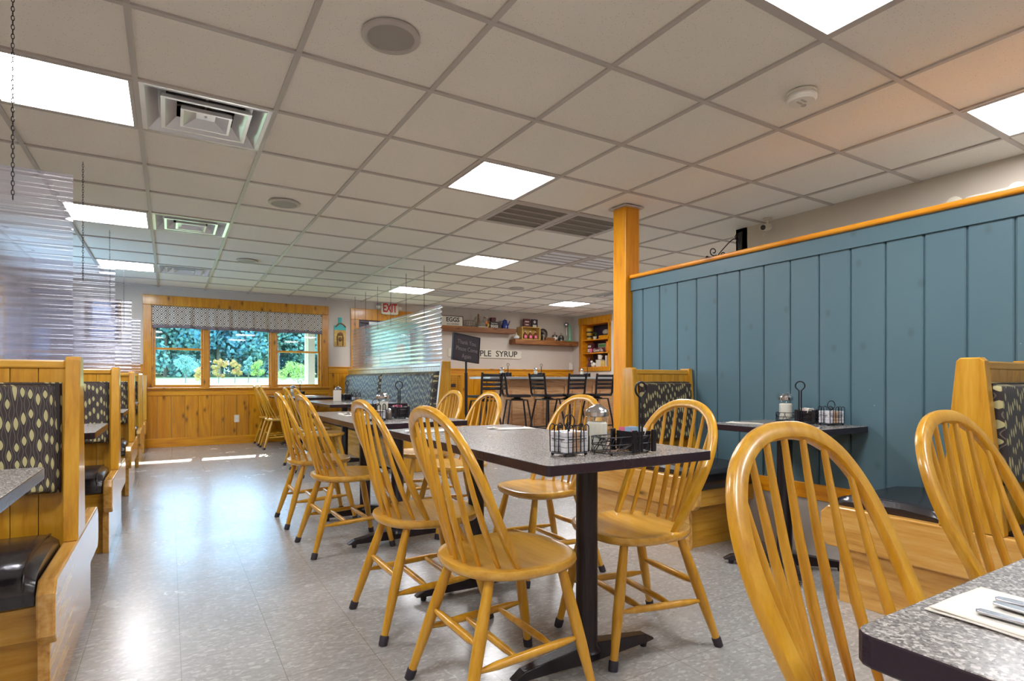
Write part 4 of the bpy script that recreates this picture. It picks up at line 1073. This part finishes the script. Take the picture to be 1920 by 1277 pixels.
MB().ball((0, 0, .06), .09, 14, 10, (1, .6, .68)).ball((.065, 0, .15), .035, 10, 8, (1, .8, 1.5)).build('body', M['wicker'], t, smooth=True)
MB().prism([(-.09, .07), (-.05, .10), (-.06, .26), (-.085, .27)], 'y', -.01, .01).prism([(.04, .15), (.09, .17), (.095, .21), (.05, .22)], 'y', -.015, .015).build('tail_feather', M['brown_art'], t, bevel=.003)
MB().box(-.10, .12, -.05, .05, 0, .022).build('nest', M['offwhite'], t, bevel=.006)
t = thing('cream_rooster', 'small cream and orange rooster figure left of the dark egg crate sign', 'ornament', (5.43, YS, Z1))
MB().ball((0, 0, .05), .05, 12, 8, (1, .6, 1)).ball((.01, 0, .115), .024, 10, 8).build('body', M['crate'], t, smooth=True)
MB().prism([(-.05, .07), (-.02, .12), (-.07, .15), (-.09, .10)], 'y', -.008, .008).build('tail', M['orange'], t, bevel=.002)
t = thing('egg_crate_sign', 'dark wooden block sign with pale egg lettering on the upper shelf', 'sign', (5.53, YS-.03, Z1))
MB().box(-.10, .10, -.02, .02, 0, .13).build('sign_block', M['ink'], t, bevel=.003)
text('lettering', 'EGGS', .068, M['offwhite'], (0, -.0215, .035), (PI/2, 0, 0), t, .001, bold=.002)
text('lettering', 'farm fresh', .035, M['offwhite'], (0, -.0215, .095), (PI/2, 0, 0), t, .001)
t = thing('maroon_box', 'small maroon box standing behind the dark egg block sign', 'box', (5.56, YS+.06, Z1))
MB().box(-.05, .05, -.03, .03, 0, .215).build('box_body', M['maroon'], t, bevel=.003); MB().box(-.052, .052, -.032, .032, .17, .22).build('lid', M['maroon'], t, bevel=.003)
t = thing('coffee_pot', 'cobalt blue enamel coffee pot at the right end of the upper shelf', 'coffee pot', (5.80, YS, Z1))
MB().lathe([(.07, 0), (.072, .01), (.06, .09), (.045, .155), (.047, .158)], seg=24).build('pot_body', M['blue_enamel'], t, smooth=True)
MB().lathe([(.047, .158), (.035, .18), (.008, .19), (.008, .198), (.012, .203), (.001, .21)], seg=20).build('lid', M['blue_enamel'], t, smooth=True)
MB().tube([(.055, 0, .06), (.085, 0, .09), (.10, 0, .14), (.125, 0, .165)], [.015, .012, .009, .008], 10).build('spout', M['blue_enamel'], t, smooth=True)
MB().tube([(-.045, 0, .15), (-.085, 0, .15), (-.10, 0, .11), (-.09, 0, .06), (-.062, 0, .045)], .007, 8).build('handle', M['blue_enamel'], t, smooth=True)
# lower shelf
t = thing('garlic_vase', 'small white garlic-shaped vase at the left end of the lower shelf', 'vase', (6.07, YS, Z2))
MB().lathe([(.03, 0), (.06, .02), (.068, .05), (.045, .08), (.014, .10), (.008, .14), (.001, .15)], seg=24).build('body', M['white'], t, smooth=True)
cr = thing('wooden_crate', 'pale wooden crate box holding syrup bottles on the lower shelf', 'crate', (6.38, YS, Z2))
b = MB().box(-.23, .22, .09, .10, .0, .26)
b.build('back_board', M['crate'], cr)
MB().box(-.23, .22, -.10, .10, 0, .014).box(-.23, .22, -.10, .10, .248, .262).box(-.23, -.212, -.10, .10, .014, .248).box(.202, .22, -.10, .10, .014, .248).build('crate_frame', M['crate'], cr, bevel=.002)
bt = thing('syrup_bottle', 'x', 'bottle')
MB().prism([(-.042, 0), (.042, 0), (.045, .06), (.035, .10), (.012, .125), (.012, .145), (-.012, .145), (-.012, .125), (-.035, .10), (-.045, .06)], 'y', -.018, .018).build('bottle_body', M['syrup'], bt, bevel=.008, seg=3)
MB().lathe([(.014, .143), (.014, .16), (.001, .161)], seg=12).build('cap', M['offwhite'], bt)
MB().box(-.028, .028, -.0205, -.0185, .02, .075).build('paper_label', M['pink'], bt)
for n, x in enumerate((6.26, 6.385, 6.51)):
    lab = 'amber syrup bottle in the pale crate, '+('left', 'middle', 'right')[n]+' of three'
    place(bt, 'bt', (x, YS-.04, Z2+.015), 0, lab, 'syrup bottles in the crate')
for x, w_, m2, lab in ((6.32, .16, 'maroon', 'dark book-like sign with pale lettering standing on the crate, left one'), (6.51, .15, 'board', 'black and white picture block standing on the crate, right one')):
    t = thing('picture_block', lab, 'sign', (x, YS, Z2+.262)); MB().box(-w_/2, w_/2, -.015, .015, 0, .17).build('block', M[m2], t, bevel=.002)
    if m2 == 'maroon': MB().box(-.05, .05, -.018, -.014, .10, .125).box(-.04, .04, -.018, -.014, .04, .06).build('pale_lines', M['offwhite'], t)
    else: MB().ball((0, -.014, .115), .032, 10, 8, (1, .2, 1)).box(-.045, .045, -.018, -.014, .01, .055).build('white_shape', M['offwhite'], t)
t = thing('round_pan', 'dark round pan leaning on the wall right of the crate', 'pan', (6.75, YS+.07, Z2))
MB().lathe([(.001, .0), (.10, .0), (.125, .025), (.13, .025)], seg=32, caps=False).build('pan', M['tin'], t, smooth=True, solid=.004)
t.children[0].rotation_euler = (PI/2+.12, 0, 0); t.children[0].location = (0, 0, .13)
t = thing('tin_cup', 'small metal cup in front of the dark round pan', 'cup', (6.70, YS-.06, Z2)); MB().lathe([(.02, 0), (.024, .01), (.02, .05), (.032, .09), (.034, .11), (.030, .11), (.001, .09)], seg=20).build('cup', M['steel'], t, smooth=True)
t = thing('wooden_block', 'low wooden block on the lower shelf beneath the pan', 'block', (6.85, YS-.045, Z2)); MB().box(-.11, .12, -.05, .05, 0, .06).build('block', M['barn'], t, bevel=.003)
for x, lab, hh in ((7.03, 'round lidded tin canister with a dark band on the lower shelf', .13), (7.20, 'dark metal lantern canister with a ring top beside the mint mixer', .12)):
    t = thing('tin_canister', lab, 'canister', (x, YS, Z2)); MB().lathe([(.06, 0), (.06, hh*.8), (.05, hh), (.02, hh+.01), (.001, hh+.015)], seg=24).build('body', M['tin'], t, smooth=True)
    MB().lathe([(.0615, .03), (.0615, .08)], seg=24, caps=False).build('band', M['offwhite' if x < 7.1 else 'ink'], t, smooth=True)
    MB().tube(torus_pts((0, 0, hh+.035), .02, 16), .004, 6, closed=True).build('ring', M['tin'], t, smooth=True)
t = thing('milkshake_mixer', 'mint green drink mixer with a chrome head at the right end of the lower shelf', 'drink mixer', (7.40, YS, Z2))
MB().prism(rrect(.19, .16, .03, 3), 'z', 0, .025).build('base', M['mint'], t, bevel=.005)
MB().tube([(.03, 0, .02), (.035, 0, .15), (.035, 0, .28), (.015, 0, .35), (-.03, 0, .38)], [.045, .032, .03, .034, .03], 14).build('column', M['mint'], t, smooth=True)
MB().ball((-.06, 0, .37), .055, 14, 10, (1, .9, .9)).tube([(-.06, 0, .33), (-.06, 0, .12)], .006, 8).build('motor_head', M['steel'], t, smooth=True)
# maple syrup sign
t = thing('syrup_sign', 'long cream wooden sign reading maple syrup on the wall under the shelves', 'sign', (5.42, YW-.012, 1.54))
MB().prism([(-.82, -.075), (.45, -.085), (.80, -.092), (.85, -.06), (.83, .0), (.85, .05), (.80, .075), (.3, .082), (-.82, .09)], 'y', -.012, .010).build('sign_board', M['offwhite'], t, bevel=.004)
text('lettering', 'MAPLE  SYRUP', .165, M['ink'], (.17, -.0135, -.0), (PI/2, 0, 0), t, .001, bold=.002, sx=1.08)
# poster on door glass
t = thing('door_notice', 'red and white notice stuck on the exit door glass behind the screen', 'notice', (3.66, YF+.042, 1.42)); MB().box(-.09, .09, -.001, .001, -.0, .12).build('white_sheet', M['paper'], t); MB().box(-.08, .08, -.003, -.0012, .1, .26).build('red_sheet', M['red'], t)
t = thing('door_poster', 'pale sheets of notices stuck on the exit door glass, low left', 'notice', (3.16, YF+.042, 1.22)); MB().box(-.12, .10, -.001, .001, -.0, .22).build('sheet', M['paper'], t); MB().box(.14, .52, -.001, .001, .16, .30).build('second_sheet', M['paper'], t)

# ================================================================== CORNER CABINET (in right wall)
t = thing('wall_cabinet', 'golden pine open wall cabinet with dark back in the far right corner', 'cabinet', (XR, (CY0+CY1)/2, 0))
hy = (CY1-CY0)/2
MB().box(-.025, 0, -hy-.10, hy+.10, CZ1, CZ1+.14).box(-.02, 0, -hy-.08, -hy, 1.2, CZ1).box(-.02, 0, hy, hy+.08, 1.2, CZ1).box(-.03, 0, -hy-.08, hy+.08, 1.2, CZ0).build('face_frame', M['pine'], t, bevel=.004)
MB().box(.30, .31, -hy, hy, CZ0, CZ1).build('back_panel', M['navy'], t)
MB().box(0, .31, -hy, -hy+.012, CZ0, CZ1).box(0, .31, hy-.012, hy, CZ0, CZ1).box(0, .31, -hy+.012, hy-.012, CZ0, CZ0+.012).box(0, .31, -hy+.012, hy-.012, CZ1-.012, CZ1).build('side_board', M['pine_y'], t)
for z in (1.58, 1.86): MB().box(.005, .30, -hy+.012, hy-.012, z-.01, z+.01).build('shelf', M['pine_y'], t, bevel=.002)
CX = XR+.10; cyc = (CY0+CY1)/2
def item(name, label, cat, y, z, x=CX): return thing(name, label, cat, (x, cyc+y, z))
t = item('yellow_tin', 'tall yellow striped tin on the top cabinet shelf at left', 'tin', .30, 1.87); MB().lathe([(.055, 0), (.07, .23), (.073, .23), (.073, .24), (.001, .24)], seg=24).build('body', M['yellow'], t, smooth=True); MB().lathe([(.0665, .15), (.0685, .18)], seg=24, caps=False).lathe([(.0595, .05), (.062, .09)], seg=24, caps=False).build('band', M['ink'], t, smooth=True)
t = item('potted_plant', 'small green trailing plant in a cream pot on the top cabinet shelf', 'plant', .07, 1.87, XR+.06); MB().lathe([(.03, 0), (.04, .06), (.001, .06)], seg=16).build('pot', M['offwhite'], t, smooth=True)
b = MB()
for k in range(60):
    a = random.uniform(0, 2*PI); r = random.uniform(0, .07); z = random.uniform(.04, .16)-r*.5; c = Vector((r*math.cos(a)*.6, r*math.sin(a), z)); u = Vector((random.gauss(0, 1), random.gauss(0, 1), random.gauss(0, 1))).normalized()*.016; v = u.orthogonal().normalized()*.010
    b.add([c-u, c+v, c+u, c-v], [(0, 1, 2, 3)])
b.build('leaves', M['green'], t)
t = item('wicker_basket', 'grey wicker bun basket on a wood block at the top right of the cabinet', 'basket', -.25, 1.945); MB().ball((0, 0, .06), .09, 16, 8, (.8, 1.1, .65)).build('basket_body', M['wicker'], t, smooth=True)
t = item('wood_block', 'orange wood block under the wicker basket in the cabinet', 'block', -.22, 1.87); MB().box(-.05, .05, -.16, .16, 0, .07).build('block', M['pine_x'], t, bevel=.004)
t = item('card_box', 'patterned maroon and cream carton on the middle cabinet shelf at left', 'box', .25, 1.59); MB().box(-.04, .04, -.07, .07, 0, .2).build('carton', M['maroon'], t, bevel=.003); MB().box(-.043, -.04, -.06, .06, .02, .09).box(-.043, -.04, -.05, .05, .12, .16).build('cream_panel', M['offwhite'], t)
t = item('small_clock', 'little round pale clock on the middle cabinet shelf', 'clock', .16, 1.59, XR+.04); MB().lathe([(.001, 0), (.04, 0), (.045, .02), (.001, .022)], seg=20).build('dial', M['pink'], t, smooth=True); t.children[0].rotation_euler = (0, -PI/2, 0); t.children[0].location = (0, 0, .045)
t = item('script_sign', 'maroon sign with white script lettering on the middle cabinet shelf', 'sign', -.06, 1.59, XR+.035); MB().box(-.012, .012, -.20, .17, 0, .095).build('sign_board', M['maroon'], t, bevel=.002); text('lettering', 'Good Ea', .085, M['offwhite'], (-.0135, -.015, .045), (PI/2, 0, -PI/2), t, .001, bold=.002)
t = item('green_sign', 'grey-green framed sign behind the maroon script sign', 'sign', -.10, 1.59, XR+.13); MB().box(-.01, .01, -.14, .14, 0, .19).build('sign_board', M['wicker'], t, bevel=.002); MB().box(-.013, -.01, -.12, .12, .12, .17).build('dark_panel', M['green'], t)
t = item('orange_pot', 'orange glazed creamer on the middle cabinet shelf at right', 'jug', -.27, 1.59, XR+.13); MB().lathe([(.04, 0), (.06, .04), (.06, .12), (.04, .2), (.05, .22), (.001, .21)], seg=20).build('body', M['orange'], t, smooth=True); MB().tube([(0, -.05, .18), (0, -.10, .15), (0, -.06, .06)], .008, 8).build('handle', M['orange'], t, smooth=True)
t = item('white_mug', 'white figured mug stacked on a cup and cream box on the bottom cabinet shelf', 'mug', -.06, 1.44, XR+.09); MB().lathe([(.035, 0), (.05, .02), (.045, .05), (.05, .10), (.046, .10), (.001, .02)], seg=20).build('body', M['offwhite'], t, smooth=True); MB().tube([(0, -.045, .085), (0, -.08, .07), (0, -.045, .03)], .007, 8).build('handle', M['offwhite'], t, smooth=True)
t = item('cream_box', 'square cream box under the white mug in the cabinet', 'box', -.05, 1.293, XR+.10); MB().box(-.05, .05, -.08, .08, 0, .13).build('box_body', M['offwhite'], t, bevel=.003); MB().box(-.052, .052, -.082, .082, .12, .145).build('lid', M['offwhite'], t, bevel=.002)
t = item('hen_dish', 'white hen-shaped dish on the bottom cabinet shelf', 'dish', .13, 1.293, XR+.07); MB().ball((0, 0, .05), .08, 14, 8, (.6, 1, .6)).ball((0, .06, .11), .03, 10, 8).build('body', M['white'], t, smooth=True); MB().lathe([(.04, 0), (.06, .03)], seg=16).build('base', M['white'], t, smooth=True)
t = item('dark_figurine', 'dark figurine at the left of the bottom cabinet shelf', 'ornament', .28, 1.293, XR+.08); MB().lathe([(.04, 0), (.035, .08), (.02, .12), (.035, .15), (.03, .2), (.001, .21)], seg=16).build('body', M['maroon'], t, smooth=True); MB().lathe([(.042, .0), (.042, .02)], seg=16).build('base', M['ink'], t)
t = item('cream_book', 'cream book leaning at the right of the bottom cabinet shelf', 'book', -.32, 1.293, XR+.10); MB().box(-.08, .08, -.012, .012, 0, .22).build('cover', M['offwhite'], t, bevel=.002); MB().box(-.076, .078, -.009, .009, .003, .222).build('pages', M['paper'], t)
t = item('brown_carton', 'plain brown carton on the bottom cabinet shelf at right', 'box', -.22, 1.293, XR+.07); MB().box(-.05, .05, -.07, .06, 0, .12).build('carton', M['crate'], t, bevel=.003); MB().box(-.051, .051, -.005, .005, .11, .122).build('tape', M['tub_tan'], t)
t = thing('white_booklet', 'white booklets leaning on the pine rail beside the corner cabinet', 'booklet', (7.50, YW-.05, 1.24)); MB().box(-.03, .02, -.012, .0, 0, .15).box(-.01, .05, -.022, -.014, 0, .12).build('cover', M['paper'], t, bevel=.001)

# ================================================================== RIGHT WALL ABOVE PARTITION
t = thing('scroll_bracket', 'black wrought iron scroll sign bracket on the wall end above the blue partition', 'bracket', (4.53, 3.40, 2.10))
MB().box(-.012, .0, -.035, .035, -.02, .275).build('wall_plate', M['black_metal'], t, bevel=.004)
b = MB().tube([(-.01, 0, .03), (-.33, 0, .03)], .008, 8).ball((-.34, 0, .03), .014, 8, 6)
def spiral(c, r, a0, turns, sgn): return [(c[0]+r*(1-q*.75)*math.cos(a0+sgn*q*turns*2*PI), 0, c[1]+r*(1-q*.75)*math.sin(a0+sgn*q*turns*2*PI)) for q in [k/24 for k in range(25)]]
b.tube(spline([(-.01, 0, .17), (-.05, 0, .21), (-.10, 0, .19), (-.18, 0, .11), (-.24, 0, .04)], 5), .005, 6)
b.tube(spiral((-.275, .085), .042, -.8, 1.2, -1), .005, 6).tube(spiral((-.175, .062), .030, -.9, 1.2, -1), .0045, 6).tube(spiral((-.085, .062), .030, -.9, 1.2, -1), .0045, 6).tube(spiral((-.035, .225), .030, 1.2, .7, 1), .0045, 6)
b.build('scroll', M['black_metal'], t, smooth=True)
t.rotation_euler = (0, 0, -.35)
MB().tube([(-.30, 0, .03), (-.30, 0, -.12)], .003, 5).build('hanging_chain', M['black_metal'], t)
t = thing('security_camera', 'small white bullet security camera hanging from the ceiling edge above the partition', 'camera', (4.42, 3.05, CEIL))
MB().lathe([(.035, 0), (.035, -.01), (.01, -.015), (.008, -.05)], seg=18).build('mount', M['offwhite'], t, smooth=True)
MB().tube([(-.06, -.0, -.085), (.05, .02, -.06)], .028, 16).build('body', M['offwhite'], t, smooth=True)
MB().tube([(-.064, -.001, -.086), (-.05, .0, -.083)], .022, 16).build('lens', M['ink'], t, smooth=True)
MB().tube([(.04, .02, -.07), (.06, .05, -.10), (.03, .06, -.12), (.06, .08, -.13)], .003, 6).build('cable', M['offwhite'], t, smooth=True)
t = thing('emergency_light', 'white twin-head emergency light on the wall, partly hidden by the partition cap', 'emergency light', (4.53, 1.52, 2.16))
MB().prism([(-.16, -.07), (.16, -.07), (.13, .05), (-.13, .05)], 'x', -.06, 0).build('housing', M['white'], t, bevel=.015)
for s in (-1, 1): MB().lathe([(.02, 0), (.045, .03), (.045, .05), (.001, .052)], seg=20).build('lamp_head', M['offwhite'], t, smooth=True).location = (-.09, s*.16, .0)
for o in t.children[1:]: o.rotation_euler = (0, -PI/2, 0)

# ================================================================== OUTSIDE
gz = lambda y: 0.0 if y < 12 else -.2+.2+ (y-12)*.0265*min(1, (y-12)/15)
gm = MB().grid(lambda u, v: (-60+140*u, YF+.3+120*v**1.6, gz(YF+.3+120*v**1.6)-.03), 40, 40)
struct(gm.build('ground', M['grass'], smooth=True))
def make_tree(lm, H, R, n, size, seed, trunk=True, blobs=9, base=.25):
    rr = random.Random(seed); t = thing('tree', 'x', 'tree'); b = MB()
    bl = [(Vector((rr.gauss(0, R*.42), rr.gauss(0, R*.42), H*(base+(1-base)*rr.random()**.8*.85))), R*rr.uniform(.35, .6)) for _ in range(blobs)]
    for k in range(n):
        c, r = rr.choice(bl); d = Vector((rr.gauss(0, 1), rr.gauss(0, 1), rr.gauss(0, 1))).normalized(); p = c+d*r*rr.uniform(.6, 1.0)
        u = (d.orthogonal().normalized()+Vector((rr.gauss(0, .6), rr.gauss(0, .6), rr.gauss(0, .6)))).normalized()*size*rr.uniform(.6, 1.3); v = u.cross(d).normalized()*size*rr.uniform(.4, .9)
        b.add([p-u, p+v, p+u, p-v], [(0, 1, 2, 3)])
    b.build('foliage', lm, t)
    MB().tube([(0, 0, -.2), (0.05, 0, H*.4), (0, .05, H*.8)], [H*.02, H*.015, H*.006], 8).build('trunk', M['bark'], t, smooth=True)
    return t
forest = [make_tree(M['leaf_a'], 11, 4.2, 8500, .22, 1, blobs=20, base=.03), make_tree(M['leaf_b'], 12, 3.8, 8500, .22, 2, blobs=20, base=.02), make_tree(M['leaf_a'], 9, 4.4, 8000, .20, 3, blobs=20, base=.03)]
rr = random.Random(5); fn = 0
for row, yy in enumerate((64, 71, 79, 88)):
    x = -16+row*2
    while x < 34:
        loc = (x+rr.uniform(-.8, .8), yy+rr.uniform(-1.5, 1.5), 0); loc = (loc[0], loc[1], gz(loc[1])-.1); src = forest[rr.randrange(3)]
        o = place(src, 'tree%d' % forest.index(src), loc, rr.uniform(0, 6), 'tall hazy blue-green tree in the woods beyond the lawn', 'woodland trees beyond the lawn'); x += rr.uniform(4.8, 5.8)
def young(x, y, lm, lab, H=1.75, R=.36, seed=4, n=900):
    t = make_tree(lm, H, R, n*2, .045, seed, blobs=14, base=.28); t.location = (x, y, gz(y)-.03); t['label'] = lab; t['group'] = 'young trees on the lawn'
young(2.97, 45, M['leaf_r'], 'young reddening tree seen in the middle window pane, left one', seed=11)
young(4.02, 45, M['leaf_r'], 'young reddening tree seen in the middle window pane, centre one', 1.9, seed=12)
young(5.5, 45, M['leaf_y'], 'young yellow-green tree seen at the right of the middle window pane', 1.7, .42, seed=13)
young(4.95, 45.5, M['leaf_a'], 'slender pale green tree beside the yellow-green one in the middle pane', 2.0, .34, seed=14)
young(.95, 45, M['leaf_a'], 'pale green young tree seen in the left window sash', 2.0, .55, seed=15)
young(1.70, 42, M['leaf_r'], 'small red-leaved bush at the right edge of the left sash', 1.1, .35, seed=16, n=400)
young(8.3, 45, M['leaf_y'], 'broad yellow-green bush seen in the right window sash', 1.5, .8, seed=17, n=1400)
t = thing('picnic_table', 'small grey picnic table on the lawn seen in the left window sash', 'picnic table', (-2.3, 44, gz(44)-.03))
MB().box(-.9, .9, -.4, .4, .68, .74).build('top', M['greypanel'], t); 
for s in (-1, 1): MB().box(-.9, .9, s*.75-.13, s*.75+.13, .42, .46).build('seat_plank', M['greypanel'], t); MB().tube([(s*.7, -.8, 0), (s*.7, -.2, .7)], .05, 6).tube([(s*.7, .8, 0), (s*.7, .2, .7)], .05, 6).box(s*.7-.04, s*.7+.04, -.85, .85, .38, .44).build('leg_frame', M['greypanel'], t)
t = thing('porch_post', 'grey porch post with a white downspout seen in the right window sash', 'post', (2.33, 11.3, -.02))
MB().box(-.06, .06, -.06, .06, 0, 3.0).build('shaft', M['greypanel'], t, bevel=.005); MB().tube([(-.10, -.05, 0), (-.10, -.05, 3.0)], .03, 10).build('downspout', M['white'], t, smooth=True)
b = MB().tube([(-.14, -.09, 1.05), (-.14, -.09, 1.30), (-.2, -.09, 1.30), (-.2, -.09, 1.05)], .008, 6, closed=True); b.build('hook_bracket', M['grid'], t)

# unseen porch roof outside the far wall, depth set to trim the sun patch
pr = struct(MB().box(-4, 9, YF+T, YF+T+2.62, 2.62, 2.72).build('ceiling', M['grid']))
